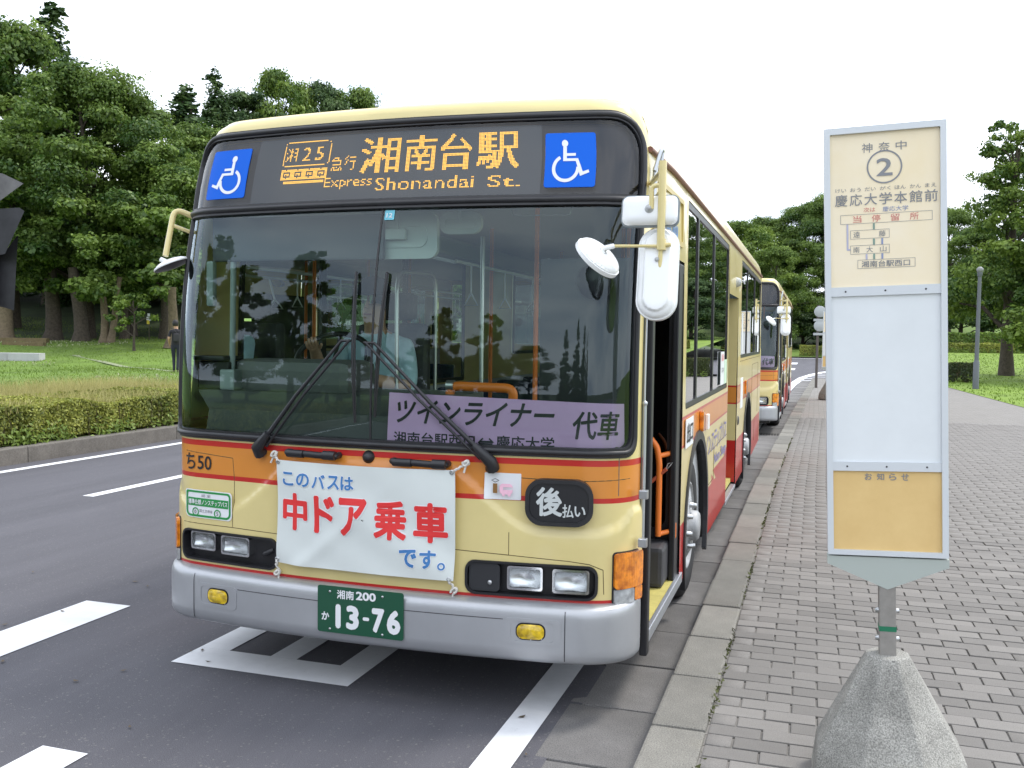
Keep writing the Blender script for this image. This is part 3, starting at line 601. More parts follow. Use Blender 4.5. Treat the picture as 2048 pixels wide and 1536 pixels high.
# ---- hedges
def hedge(name, L, D, H, n, size, leafm, base, lab, straw=0, parent_rot=0.0, twigs=60, group=None):
    """clipped box hedge: x along its length, y depth, z up; leaves over the faces plus stems"""
    o = empty(name, base); o.rotation_euler = (0, 0, parent_rot)
    q = rng.random(n); face = rng.choice(4, n, p=[.5, .3, .1, .1]); P = np.empty((n, 3)); Nn = np.empty((n, 3)); u = rng.random(n) * L; jit = np.abs(rng.normal(0, .05, n))
    wav = .035 * np.sin(u * 2.3) + .03 * np.sin(u * 5.1 + 1)
    for f, nv in ((0, (0, -1, .3)), (1, (0, 0, 1)), (2, (0, 1, .3)), (3, (1, 0, .2))):
        s_ = face == f; k = s_.sum(); h_ = rng.random(k)
        if f == 0: P[s_] = np.stack([u[s_], jit[s_] - .05 * np.sin(u[s_] * 9) * .6, .04 + h_ ** .8 * (H - .04) + wav[s_] * h_], 1)
        elif f == 1: P[s_] = np.stack([u[s_], h_ * D, H - jit[s_] * .6 + wav[s_]], 1)
        elif f == 2: P[s_] = np.stack([u[s_], D - jit[s_], .04 + h_ * H], 1)
        else: P[s_] = np.stack([np.where(rng.random(k) < .5, jit[s_], L - jit[s_]), rng.random(k) * D, .04 + h_ * H], 1)
        Nn[s_] = np.array(nv) + rng.normal(0, .55, (k, 3))
    s = size * rng.uniform(.6, 1.4, n); patch = .18 * np.sin(u * 1.7 + 1) + .12 * np.sin(u * 4.3); tint = np.clip(.5 + patch + rng.normal(0, .24, n), 0, 1)
    V, Q, T = leaves(P, Nn, s, s * .55, tint); mesh_np('foliage', V, Q, leafm, o, T)
    if straw:
        k2 = int(L * 5); cx = rng.random(k2) * L; m2 = k2 * 26; id2 = rng.integers(0, k2, m2); P2 = np.stack([cx[id2] + rng.normal(0, .07, m2), -.03 + rng.normal(0, .025, m2), np.abs(rng.normal(.08, .10, m2))], 1)
        s2 = size * rng.uniform(.9, 1.6, m2); V, Q, T = leaves(P2, np.array([0, -1, .5]) + rng.normal(0, .5, (m2, 3)), s2, s2 * .4, np.clip(.75 + rng.normal(0, .2, m2), 0, 1)); mesh_np('young_shoots', V, Q, leafC, o, T)['kind'] = 'stuff'
    core = MB().box(.05, L - .05, .10, D - .10, .05, H - .10); core.build('twig_mass', twig_m, o)
    mb = MB()
    for k in range(twigs): x = (k + rng.random()) * L / twigs; y = rng.uniform(.02, .12); mb.tube([(x, y, -.05), (x + rng.normal(0, .03), y - .01, H * .5), (x + rng.normal(0, .05), y, H * .92)], [.006, .005, .003], 4, cap=False)
    mb.build('stems', twig_m, o)['kind'] = 'stuff'
    if straw:
        n2 = straw; x = rng.random(n2) * L; y = rng.random(n2) * D; h_ = rng.uniform(.05, .2, n2); b_ = np.stack([x, y, np.full(n2, H - .08)], 1); d_ = rng.normal(0, .3, (n2, 3)); d_[:, 2] = 1; tip = b_ + d_ * h_[:, None]
        a_ = rng.uniform(0, 6.28, n2); w_ = np.stack([np.cos(a_), np.sin(a_), 0 * a_], 1) * .006
        V = np.stack([b_ - w_, b_ + w_, tip], 1).reshape(-1, 3); mesh_np('dry_tops', V, np.arange(n2 * 3).reshape(-1, 3), strawL, o, rng.random(n2))['kind'] = 'stuff'
    return tag(o, lab, 'hedge', group)
hg = 'clipped hedges of the median'
# length runs along +y: rotate +90 deg makes x->y and y->-x
hedge('clipped_hedge', 9.0, 1.5, .50, 46000, .055, leafH, (-7.93, 3.0, .21), 'yellowish clipped hedge above the kerb left of the front bus', 9000, math.pi / 2, 160, hg)
hedge('clipped_hedge', 26.0, 1.5, .50, 22000, .10, leafH, (-7.93, 12.3, .21), 'long clipped hedge mostly hidden behind the front bus', 3000, math.pi / 2, 60, hg)
hedge('clipped_hedge', 26.0, 1.5, .50, 12000, .12, leafH, (-7.93, -23.5, .21), 'clipped hedge continuing towards the photographer', 0, math.pi / 2, 40, hg)
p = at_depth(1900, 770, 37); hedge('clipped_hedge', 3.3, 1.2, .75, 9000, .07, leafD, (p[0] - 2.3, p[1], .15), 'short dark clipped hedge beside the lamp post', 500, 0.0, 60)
p = at_depth(1892, 706, 62); hedge('clipped_hedge', 16, 1.4, .62, 15000, .12, leafH, (p[0] - 1, p[1], right_z(p[0], p[1])), 'low pale hedge across the lawn behind the lobed tree', 1500, R(4), 40)
p = at_depth(1600, 716, 97); hedge('clipped_hedge', 9, 1.5, 1.1, 8000, .14, leafH, (p[0], 93.5, .1), 'pale clipped hedge beyond the end of the road', 500, 0.0, 30)
p = at_depth(1900, 690, 70); hedge('wild_hedge', 18, 1.5, .9, 9000, .18, leafC, (p[0] - 1, p[1], right_z(p[0], p[1]) + .2), 'unclipped green hedge behind the low pale hedge', 0, R(3), 20)
# ---- grass: blades over the lawn the photograph shows, straw behind the hedge, clover flowers
def blades(name, n, xr, yr, zf, hr, m_, lab, keep=None, wd=.006):
    x = rng.uniform(*xr, n); y = rng.uniform(*yr, n)
    if keep is not None: k = keep(x, y); x, y = x[k], y[k]
    n = len(x); z = np.array([zf(a_, b_) for a_, b_ in zip(x, y)]); h_ = rng.uniform(*hr, n); a_ = rng.uniform(0, 6.28, n); b_ = np.stack([x, y, z - .01], 1)
    w_ = np.stack([np.cos(a_), np.sin(a_), 0 * a_], 1) * wd * rng.uniform(.6, 1.6, (n, 1)); d_ = rng.normal(0, .35, (n, 3)); d_[:, 2] = 1; tip = b_ + d_ * h_[:, None]
    V = np.stack([b_ - w_, b_ + w_, tip], 1).reshape(-1, 3); o = mesh_np(name, V, np.arange(n * 3).reshape(-1, 3), m_, None, np.clip(.5 + .2 * np.sin(x * .9) * np.sin(y * .7) + rng.normal(0, .22, n), 0, 1)); return tag(o, lab, None, kind='stuff')
def infront(x, y):     # inside the wedge that the photograph looks into at the left
    a_ = np.degrees(np.arctan2(-(x - CAM[0]), y - CAM[1])); return (a_ > 34) & (a_ < 50)
blades('grass', 90000, (-45, -9.5), (3, 40), lawn_z, (.03, .10), grassL, 'short lawn grass on the left', infront, .012)
blades('dry_grass', 42000, (-12.5, -9.3), (3, 13), lawn_z, (.25, .62), strawL, 'dry yellow grass standing behind the clipped hedge', infront, .006)
blades('clover', 9000, (-34, -12), (8, 34), lawn_z, (.05, .09), cloverL, 'patches of pale clover flowers in the lawn', lambda x, y: infront(x, y) & (np.sin(x * .55 + y * .2) + np.sin(y * .8 - x * .25) > .75), .035)
blades('grass', 24000, (6.4, 26), (18, 62), right_z, (.03, .09), grassL, 'short lawn grass on the right', lambda x, y: x > np.interp(y, [-14, 5, 15, 22, 30, 36, 40, 45, 92], [7.5, 7.4, 7.2, 6.9, 6.55, 6.3, 6.6, 8.5, 8.6]) + .02, .02)
# ================================================================== bus
def lens_col(name, dark, light, scale):
    """moulded plastic lens: prism cells that darken and lighten over the bulb"""
    m = mat(name, light, .1, coat=.9); n = m.node_tree; b = n.nodes['Principled BSDF']; tcn = n.nodes.new('ShaderNodeTexCoord')
    v = n.nodes.new('ShaderNodeTexVoronoi'); v.inputs['Scale'].default_value = scale; z = n.nodes.new('ShaderNodeTexNoise'); z.inputs['Scale'].default_value = 24; z.inputs['Detail'].default_value = 4
    a = n.nodes.new('ShaderNodeMath'); a.operation = 'MULTIPLY_ADD'; a.inputs[1].default_value = .06; r = n.nodes.new('ShaderNodeValToRGB')
    r.color_ramp.elements[0].color = (*dark, 1); r.color_ramp.elements[1].color = (*light, 1); r.color_ramp.elements[0].position = .25; r.color_ramp.elements[1].position = .62
    wv = n.nodes.new('ShaderNodeTexWave'); wv.inputs['Scale'].default_value = scale * 1.6; bp = n.nodes.new('ShaderNodeBump'); bp.inputs['Strength'].default_value = .5; bp.inputs['Distance'].default_value = .004
    for k in (v, z, wv): n.links.new(tcn.outputs['Object'], k.inputs['Vector'])
    n.links.new(v.outputs['Distance'], a.inputs[0]); n.links.new(z.outputs['Fac'], a.inputs[2]); n.links.new(a.outputs[0], r.inputs['Fac']); n.links.new(r.outputs[0], b.inputs['Base Color'])
    n.links.new(wv.outputs['Fac'], bp.inputs['Height']); n.links.new(bp.outputs['Normal'], b.inputs['Normal']); return m
def grime(m, amt=.2):
    """rain streaks and road film over the paint"""
    n = m.node_tree; b = n.nodes['Principled BSDF']; src = b.inputs['Base Color'].links[0].from_socket; tcn = n.nodes.new('ShaderNodeTexCoord'); mp_ = n.nodes.new('ShaderNodeMapping'); mp_.inputs['Scale'].default_value = (4, 4, .45)
    a = n.nodes.new('ShaderNodeTexNoise'); a.inputs['Scale'].default_value = 1.6; a.inputs['Detail'].default_value = 7; a.inputs['Roughness'].default_value = .7; r = n.nodes.new('ShaderNodeMapRange'); r.inputs[1].default_value = .52; r.inputs[2].default_value = .78; r.inputs[4].default_value = amt * 2
    mx_ = n.nodes.new('ShaderNodeMixRGB'); mx_.inputs[2].default_value = (.27, .23, .17, 1); n.links.new(tcn.outputs['Object'], mp_.inputs['Vector']); n.links.new(mp_.outputs[0], a.inputs['Vector']); n.links.new(a.outputs['Fac'], r.inputs[0]); n.links.new(r.outputs[0], mx_.inputs[0]); n.links.new(src, mx_.inputs[1]); n.links.new(mx_.outputs[0], b.inputs['Base Color'])
    r2 = n.nodes.new('ShaderNodeMapRange'); r2.inputs[1].default_value = .4; r2.inputs[2].default_value = .7; r2.inputs[3].default_value = .275; r2.inputs[4].default_value = .285; n.links.new(a.outputs['Fac'], r2.inputs[0]); n.links.new(r2.outputs[0], b.inputs['Roughness']); return m
cream = grime(mat('cream_paint', (.70, .585, .262), .28, var=.05, scale=3, coat=.4), .009)
orange = grime(mat('orange_paint', (.66, .245, .038), .28, var=.05, scale=3, coat=.4), .009)
redp = grime(mat('red_paint', (.50, .020, .016), .3, var=.06, scale=3, coat=.4), .015)
silver = mat('silver_paint', (.42, .43, .45), .40, metal=.5, var=.06, scale=4, coat=.15)
rubber = mat('black_rubber', (.018, .018, .021), .42, var=.25, scale=12)
blackm = mat('black_plastic', (.014, .014, .017), .38)
darkgrey = mat('dark_grey_plastic', (.045, .045, .05), .55, var=.2, scale=8)
dashm = mat('dashboard_vinyl', (.10, .108, .104), .6, var=.12, scale=10)
dashl = mat('dashboard_hood', (.13, .137, .134), .55)
liner = mat('interior_liner', (.50, .51, .52), .7)
floorm = mat('bus_floor', (.10, .10, .09), .7)
seatm = mat('seat_moquette', (.06, .09, .17), .9, var=.4, scale=30)
whitep = mat('white_plastic', (.86, .87, .87), .35, coat=.2)
chrome = mat('chrome', (.75, .76, .77), .12, metal=1.0)
steel = mat('steel', (.50, .51, .52), .3, metal=.9)
alum = mat('aluminium_trim', (.50, .52, .55), .35, metal=.7)
orail = mat('orange_rail', (.85, .21, .03), .4)
amber = lens_col('amber_lens', (.30, .045, .0), (.95, .30, .015), 34)
yellowl = lens_col('yellow_fog_lens', (.16, .08, .0), (.90, .62, .02), 42)
clearl = lens_col('clear_lens', (.16, .17, .18), (.55, .57, .58), 60)
stepm = mat('step_yellow', (.52, .45, .13), .7, var=.25, scale=10)
tyrem = mat('tyre_rubber', (.02, .02, .021), .8, var=.3, scale=14)
blue_s = mat('blue_sticker', (.004, .12, .66), .6, spec=.2)
white_s = mat('white_sticker', (.74, .76, .78), .45)
green_s = mat('green_sticker', (.02, .27, .06), .45)
plateg = mat('plate_green', (.008, .075, .038), .4)
black_ink = mat('black_ink', (.015, .015, .018), .5)
blue_ink = mat('blue_ink', (.055, .20, .47), .5)
red_ink = mat('red_ink', (.72, .035, .035), .5)
purple_ink = mat('purple_ink', (.22, .2, .40), .5)
grey_ink = mat('grey_ink', (.14, .145, .16), .5)
pinkc = mat('pink_card', (.97, .56, .98), .6, var=.05, scale=6)
bannerm = mat('banner_vinyl', (.66, .70, .68), .6, var=.04, scale=3)
wcwhite = mat('sign_white', (.78, .79, .81), .45)
led_m = mat('led_amber', (1.0, .52, .06), .5, emit=1.05)
led_bg = mat('led_panel', (.055, .066, .078), .35, var=.08, scale=40)
glass_ws = thin_glass('windscreen_glass', (.80, .93, .86), 1.5, mult=1.3, gl=(.80, .92, 1.0))
glass_de = thin_glass('destination_glass', (.88, .90, .92), 1.5, mult=.9)
glass_sd = thin_glass('side_glass', (.42, .47, .45), 1.5, base=.02)
glass_rr = thin_glass('rear_glass', (.55, .62, .58), 1.5)
skinm = mat('skin', (.50, .30, .20), .6)
# ---- surface of the coach work: s runs round the front from left (-) to right (+), z is height
K = .075; TA = 1.0; XM = 1.228; TB = np.array([XM, K * TA * TA + (XM - TA) * 2 * K * TA]); TE = .36
_b = np.array([(1 - t) ** 2 * np.array([TA, K * TA * TA]) + 2 * t * (1 - t) * TB + t * t * np.array([XM, TE]) for t in np.linspace(0, 1, 60)])
_l = np.concatenate([[0], np.cumsum(np.hypot(*np.diff(_b, axis=0).T))]); LC = _l[-1]
BL = 9.85
def outline(s):
    a = abs(s); g = 1 if s >= 0 else -1
    if a <= TA: return g * a, K * a * a
    if a < TA + LC: return g * float(np.interp(a - TA, _l, _b[:, 0])), float(np.interp(a - TA, _l, _b[:, 1]))
    return g * (XM + .017 * min(1, (a - TA - LC) / .8)), TE + a - TA - LC
def sy(y): return TA + LC + (y - TE)
_r0 = .091 * 1.13 ** 2.6
def rake(z): return 0.0 if z < 1.2 else .091 * (z - 1.2) ** 2.6 if z < 2.33 else _r0 + .24 * (z - 2.33) if z < 2.79 else _r0 + .24 * .46 + float(np.interp(z, [2.79, 2.80, 2.815, 2.836, 2.836], [0, .003, .012, .032, .06]))
def tumble(z): return float(np.interp(z, [0, 1.2, 2.5, 2.6, 2.7, 2.76, 2.80, 2.83], [1, 1, .996, .990, .975, .957, .938, .905]))
def skin0(s, z):
    x, y = outline(s); wgt = max(0.0, 1 - max(0.0, y - .12) / 1.0); return Vector((x * tumble(z), y + rake(z) * wgt, z))
def skin(s, z, d=0.0):
    p = skin0(s, z)
    if d:
        e = 2e-3; n = (skin0(s + e, z) - skin0(s - e, z)).cross(skin0(s, z + e) - skin0(s, z - e)).normalized(); p = p + n * d
    return p
bus = empty('city_bus', (0, 0, 0)); tag(bus, 'cream city bus with orange band and destination display, nearest at the kerb', 'bus', 'city buses standing at the kerb')
def part(name, outer, holes=(), m=cream, parent=bus, **k): return sheet(name, outer, list(holes), skin, m, parent, **k)
def ridge(s, z):
    """pressed step under the swept crease line of the front corners"""
    a = abs(s); zc = float(np.interp(a, [.42, .50, .60, .68, .74, .82, .95, 1.08, 1.18, 1.26], [1.12, 1.06, .965, .90, .865, .846, .842, .852, .885, .95]))
    return .014 * (1 / (1 + math.exp(-(zc - z) / .009))) if a > .40 else .014 * (1 / (1 + math.exp(-(zc - z) / .009)))
LIV = [redp, orange, cream]
def livery(s, z):
    if abs(s) < 1.36:
        if z < .553: return 0
        if .985 < z < 1.008: return 0
        if 1.008 <= z <= 1.150: return 1
        if 1.150 < z < 1.178: return 0
    return 2
hl_hole = [rrect(.480, 1.078, .552, .708, .045), rrect(-1.105, -.495, .565, .722, .045)]
ws_open = rrect(-1.275, 1.275, 1.192, 2.762, (.075, .175, .175, .075), 8)
DF, DR, DZ0, DZ1 = .33, 1.56, .30, 2.16          # front door opening
front = part('front_panel', rrect(-1.345, 1.345, .525, 2.836, 0), [ws_open] + hl_hole, LIV, du=.035, dv=.05, vcuts=(.553, .985, 1.008, 1.15, 1.178, *np.arange(.84, 1.1, .012), 2.80, 2.812, 2.824), matfn=livery, off=ridge)
# right side: front door header, window wall with wheel arch, rear section
def side_liv(s, z):
    y = s - TA - LC + TE
    if y < 4.57: zr_ = .60 if y < 1.75 else float(np.interp(y, [1.8, 3.05, 4.57], [.55, .62, .76]))
    else: zr_ = .71
    if z < zr_: return 0
    if 1.075 < z < 1.09 or 1.245 < z < 1.262: return 0
    if 1.09 <= z <= 1.245: return 1
    return 2
sv = (.62, .71, .76, 1.075, 1.09, 1.245, 1.262, 2.6, 2.7, 2.76, 2.80)
for sg in (1, -1):
    def fn(s, z, d=0.0, sg=sg):
        p = skin(s, z, d)
        return p if sg > 0 else Vector((-p.x, p.y, p.z))
    fl = sg < 0
    A1, A2 = sy(2.36), sy(7.26)
    bot = [(sy(DR), .27)] + [(sy(1.76), .27)] + arc(A1, .46, .60, 198, -18, 18) + [(sy(3.02), .27)] + [(sy(4.57), .27)]
    x0 = 1.345 if sg < 0 else sy(DR)
    if sg < 0: bot[0] = (1.345, .27)
    win1 = rrect(sy(1.68 if sg > 0 else .75), sy(4.46), 1.30, 2.545, .03, 3)
    part_fn = lambda nm, o_, h_, **k: sheet(nm, o_, h_, fn, LIV, bus, flip=fl, **k)
    part_fn('side_panel', bot + [(sy(4.57), 2.836), (x0, 2.836)], [win1], du=.35, vcuts=sv, matfn=side_liv)
    if sg > 0:
        part_fn('door_header', [(1.345, DZ1), (sy(DR), DZ1), (sy(DR), 2.836), (1.345, 2.836)], [], du=.1, vcuts=sv, matfn=lambda s, z: 2)
        part_fn('middle_door_header', rrect(sy(4.57), sy(5.66), 2.13, 2.836, 0), [], du=.3, vcuts=sv, matfn=lambda s, z: 2)
    else: part_fn('side_panel', rrect(sy(4.57), sy(5.66), .27, 2.836, 0), [], du=.3, vcuts=sv, matfn=side_liv)
    bot2 = [(sy(5.66), .27), (sy(6.64), .27)] + arc(A2, .46, .60, 198, -18, 18) + [(sy(7.9), .27), (sy(BL - .06), .30)]
    win2 = rrect(sy(6.0), sy(9.62), 1.53, 2.545, .03, 3)
    part_fn('rear_side_panel', bot2 + [(sy(BL - .06), 2.836), (sy(5.66), 2.836)], [win2], du=.35, vcuts=sv, matfn=side_liv)
    # window frames and panes
    fr = lambda nm, o_, h_, **k: sheet(nm, o_, h_, fn, k.pop('m', blackm), bus, flip=fl, **k)
    w0 = 1.68 if sg > 0 else .75
    divs = [w0, 2.24, 3.27, 4.46] if sg > 0 else [w0, 1.75, 3.1, 4.46]
    fr('window_frame', rrect(sy(w0), sy(4.46), 1.30, 2.545, .03, 3), [rrect(sy(a) + .03, sy(b) - .03, 1.335, 2.50, .02, 3) for a, b in zip(divs, divs[1:])], du=.4, vcuts=(1.9, 2.2), off=-.004, th=.02)
    for a, b in zip(divs, divs[1:]): fr('window_pane', rrect(sy(a) + .03, sy(b) - .03, 1.335, 2.50, .01, 2), [], du=.6, vcuts=(1.9, 2.2), off=-.012, m=glass_sd)
    divs = [6.0, 6.95, 8.3, 9.62]
    fr('window_frame', rrect(sy(6.0), sy(9.62), 1.53, 2.545, .03, 3), [rrect(sy(a) + .03, sy(b) - .03, 1.565, 2.50, .02, 3) for a, b in zip(divs, divs[1:])], du=.4, vcuts=(1.9, 2.2), off=-.004, th=.02)
    for a, b in zip(divs, divs[1:]): fr('window_pane', rrect(sy(a) + .03, sy(b) - .03, 1.565, 2.50, .01, 2), [], du=.6, vcuts=(1.9, 2.2), off=-.012, m=glass_sd)
    for A in (A1, A2): sheet('wheel_arch_trim', arc(A, .46, .655, 205, -25, 24) + arc(A, .46, .595, -25, 205, 24), [], fn, rubber, bus, off=.012, th=.03, flip=fl)
    # roof gutter
    mbg = MB(); mbg.tube([fn(s, 2.602, .008) for s in np.linspace(1.32, sy(BL - .1), 14)], .014, 8); mbg.build('roof_gutter', mat('gutter_brown', (.22, .10, .07), .5), bus)
# rear wall, roof, floor pan
mb = MB(); mb.cur = 0
yb_ = BL - .06
for (x0, x1, z0, z1) in ((-1.245, 1.245, .3, 1.6), (-1.245, -1.0, 1.6, 2.5), (1.0, 1.23, 1.6, 2.5), (-1.10, 1.10, 2.5, 2.80), (-1.19, 1.19, 2.502, 2.66)): mb.box(x0, x1, yb_, BL, z0, z1, .01)
mb.build('rear_panel', cream, bus); MB().box(-1.0, 1.0, yb_ + .02, yb_ + .03, 1.6, 2.5).build('rear_window', glass_rr, bus)
lp = [skin(s, 2.836) for s in np.linspace(-sy(BL - .06), sy(BL - .06), 160)]
MB().add(lp, [tuple(range(len(lp)))]).build('roof_panel', cream, bus)
mb = MB(); mb.box(-.9, .9, 3.0, 4.6, 2.832, 3.0, .05); 
mb = MB(); mb.box(-1.2, .70, .25, BL - .1, .28, .335); mb.box(.70, 1.2, 1.62, 4.58, .28, .335); mb.box(.70, 1.2, 5.7, BL - .1, .28, .335); mb.build('floor', floorm, bus)
mb = MB(); mb.box(-1.0, 1.0, .6, BL - .2, .55, .345)
mb = MB(); mb.box(-1.16, 1.16, .42, BL - .1, 2.56, 2.58); mb.box(-1.16, -1.0, 1.0, BL - .1, 2.40, 2.56, .03); mb.box(1.0, 1.16, 1.7, BL - .1, 2.40, 2.56, .03); mb.build('ceiling', liner, bus)
mb = MB(); mb.box(-1.19, -1.17, .45, BL - .1, .34, 1.29); mb.box(1.17, 1.19, 1.65, 4.5, .34, 1.29); mb.box(1.17, 1.19, 5.8, BL - .1, .34, 1.5); mb.build('inner_wall', liner, bus)
MB().box(-1.02, 1.02, .16, .18, .30, 1.17).build('front_bulkhead', darkgrey, bus)
# underbody so that nothing shows through below the skirts
mb = MB(); mb.box(-1.1, 1.1, .2, 1.7, .22, .27); mb.box(-.75, .75, 1.7, 8, .25, .27); mb.box(-1.1, 1.1, 8, BL - .1, .25, .27); mb.build('underbody', blackm, bus)
# ---- windscreen, destination glass, seals
seal_in = rrect(-1.235, 1.235, 1.232, 2.725, (.055, .145, .145, .055), 8)
part('windscreen_seal', rrect(-1.278, 1.278, 1.188, 2.765, (.078, .178, .178, .078), 8), [seal_in], rubber, du=.05, dv=.1, off=.010, th=.045)
mbs = MB(); pts = [skin(u, v, .016) for u, v in rrect(-1.256, 1.256, 1.210, 2.745, (.067, .16, .16, .067), 8)]
dense = []
for a, b in zip(pts, pts[1:] + pts[:1]): dense.append(a)
ring = []
rr_ = rrect(-1.256, 1.256, 1.210, 2.745, (.067, .16, .16, .067), 8) ; rr_.append(rr_[0])
for (u0, v0), (u1, v1) in zip(rr_, rr_[1:]):
    n_ = max(1, int(math.hypot(u1 - u0, v1 - v0) / .05))
    for k in range(n_): t = k / n_; ring.append(skin(u0 + (u1 - u0) * t, v0 + (v1 - v0) * t, .010))
ring.append(ring[0]); mbs.tube(ring, .013, 8, cap=False); mbs.build('seal_bead', rubber, bus)
part('divider_bar', rrect(-1.24, 1.24, 2.318, 2.368, 0), [], rubber, du=.05, off=.016, th=.04)
mbs = MB(); mbs.tube([skin(s, 2.343, .016) for s in np.linspace(-1.25, 1.25, 50)], .014, 8); mbs.build('divider_bead', rubber, bus)
for a, b in ((-1.236, -.004), (.004, 1.236)): part('windscreen', rrect(a, b, 1.232, 2.319, .0), [], glass_ws, du=.04, dv=.06, off=.0)
part('windscreen_joint', rrect(-.0045, .0045, 1.23, 2.32, 0), [], rubber, dv=.1, off=.003, th=.006)
part('destination_glass', rrect(-1.238, 1.238, 2.367, 2.727, (.0, .148, .148, .0), 8), [], glass_de, du=.04, dv=.06, off=.0)
# destination box: black surround, LED panel, lit dots
part('destination_backing', rrect(-1.232, 1.232, 2.36, 2.72, (.0, .14, .14, .0), 8), [], mat('destination_black', (.012, .012, .018), .5), du=.05, dv=.09, off=-.03)
dpan = part('destination_display', rrect(-.79, .755, 2.375, 2.715, 0), [], led_bg, du=.05, dv=.09, off=-.022)
def led_dots():
    pitch = .0068; cells = set()
    def raster(body, u0, u1, v0, v1, bold=.0, inv=False):
        v, f, sz = glyphs(body, 0.0); bv = BVHTree.FromPolygons([Vector((p[0], p[1], 0)) for p in v], f)
        nu, nv = int(round((u1 - u0) / pitch)), int(round((v1 - v0) / pitch)); i0, j0 = int(round(u0 / pitch)), int(round(v0 / pitch))
        for i in range(nu):
            for j in range(nv):
                hit = any(bv.ray_cast(Vector(((i + .5) / nu + a_, (j + .5) / nv + b_, 1)), Vector((0, 0, -1)), 2)[0] is not None for a_, b_ in (((0, 0), (bold, 0), (-bold, 0)) if bold else ((0, 0),)))
                if hit != inv: cells.add((i0 + i, j0 + j))
    for ch, u0, u1 in (('湘', -.163, .047), ('南', .072, .232), ('台', .258, .415), ('駅', .445, .648)): raster(ch, u0, u1, 2.508, 2.682, .02)
    raster('急', -.325, -.262, 2.528, 2.602); raster('行', -.25, -.19, 2.528, 2.602)
    raster('Express', -.357, -.095, 2.452 - .017, 2.452 + .042, .0); raster('Shonandai', -.065, .44, 2.42, 2.482, .0); raster('St.', .50, .655, 2.42, 2.476, .0)
    raster('湘', -.605, -.535, 2.588, 2.656); raster('2', -.50, -.452, 2.588, 2.656); raster('5', -.43, -.385, 2.588, 2.656)
    p = lambda u: int(round(u / pitch))
    for i in range(p(-.605), p(-.368)): cells.add((i, p(2.685))); cells.add((i, p(2.563)))
    for j in range(p(2.577), p(2.672)): cells.add((p(-.622), j)); cells.add((p(-.350), j))
    for d_ in ((-.617, 2.68), (-.355, 2.68), (-.617, 2.568), (-.355, 2.568)): cells.add((p(d_[0]), p(d_[1])))
    for i in range(p(-.618), p(-.35)):
        for j in range(p(2.497), p(2.548)):
            q = (i - p(-.618)) % 10; r0 = j - p(2.497)
            if not ((q in (2, 7) and 1 < r0 < 6) or (2 <= q <= 7 and r0 in (2, 5)) or (q == 4 and r0 % 2)): cells.add((i, j))
    for i in range(p(-.60), p(-.36)): cells.add((i, p(2.480))); cells.add((i, p(2.473)))
    V = []; Q = []
    for i, j in cells:
        u, z = (i + .5) * pitch, (j + .5) * pitch; h = pitch * .36
        b = len(V); V += [skin(u - h, z - h, -.019)[:], skin(u + h, z - h, -.019)[:], skin(u + h, z + h, -.019)[:], skin(u - h, z + h, -.019)[:]]; Q.append((b, b + 1, b + 2, b + 3))
    o = mesh_np('lit_dots', np.array(V), np.array(Q), led_m, dpan); o['kind'] = 'stuff'
led_dots()
# wheelchair symbols
def wheelchair(name, s0, s1, z0, z1, mirror):
    o = part(name, rrect(s0, s1, z0, z1, .012, 3), [], blue_s, du=.05, dv=.08, off=.003, th=.002)
    cx = (s0 + s1) / 2; W = s1 - s0; H = z1 - z0; g = -1 if mirror else 1
    U = lambda a: cx + g * (a - .5) * W
    Z = lambda b: z0 + b * H
    def poly(pts, nm='symbol'):
        pts2 = [(U(a), Z(b)) for a, b in pts]; sheet('symbol', pts2, [], skin, wcwhite, o, du=.04, dv=.05, off=.0045)
    poly([(.385 + .062 * math.cos(t) * 1.0, .80 + .068 * math.sin(t)) for t in np.linspace(0, 6.283, 20)[:-1]])
    poly([(.35, .74), (.42, .74), (.425, .62), (.60, .62), (.60, .57), (.425, .57), (.425, .525), (.645, .525), (.745, .28), (.855, .315), (.875, .265), (.70, .20), (.60, .475), (.355, .475)])
    th = np.linspace(R(118), R(395), 30); c = (.41, .345)
    poly([(c[0] + .27 * math.cos(t), c[1] + .255 * math.sin(t)) for t in th if t < R(370)] + [(c[0] + .205 * math.cos(t), c[1] + .195 * math.sin(t)) for t in th[::-1] if t < R(370)])
    return o
wheelchair('wheelchair_sticker', .775, 1.008, 2.403, 2.660, False); wheelchair('wheelchair_sticker', -1.075, -.815, 2.410, 2.668, True)
lettering('inspection_sticker', '12', (.025, .055, 2.275, 2.297), skin, white_s, part('inspection_sticker', rrect(.015, .065, 2.265, 2.312, .003, 2), [], mat('sticker_cyan', (.15, .5, .62), .5), off=.004), bold=.02, off=.006)
# ---- bumper
def bump_off(s, z):
    t = (z - .268) / (.540 - .268); e = .092 * (1 - abs(2 * t - 1) ** 8) ** .42 if 0 < t < 1 else 0.0
    g = 0.0
    cf_ = 1 - .88 * min(1, max(0, (abs(s) - 1.0) / .33)) ** 1.2
    return e * cf_ + g * (1 if e > .02 else 0)
bumper = part('bumper', rrect(-1.352, 1.352, .268, .540, .03, 4), [], silver, du=.05, vcuts=(*np.linspace(.27, .30, 6), *np.linspace(.50, .539, 8), .345, .363, .3672, .40, .44, .466, .4702, .485), off=bump_off)
MB().box(-1.0, 1.0, .06, .14, .27, .30).build('bumper_underside', blackm, bumper)
for z_ in (.4685,): part('bumper_groove', rrect(-.675, .675, z_ - .0016, z_ + .0016, 0), [], darkgrey, du=.05, parent=bumper, off=lambda s, z: bump_off(s, z) + .0015)
for g in (-1, 1): part('bumper_seam', rrect(g * .947 - .002, g * .947 + .002, .275, .535, 0), [], darkgrey, dv=.02, parent=bumper, off=lambda s, z: bump_off(s, z) + .0015)
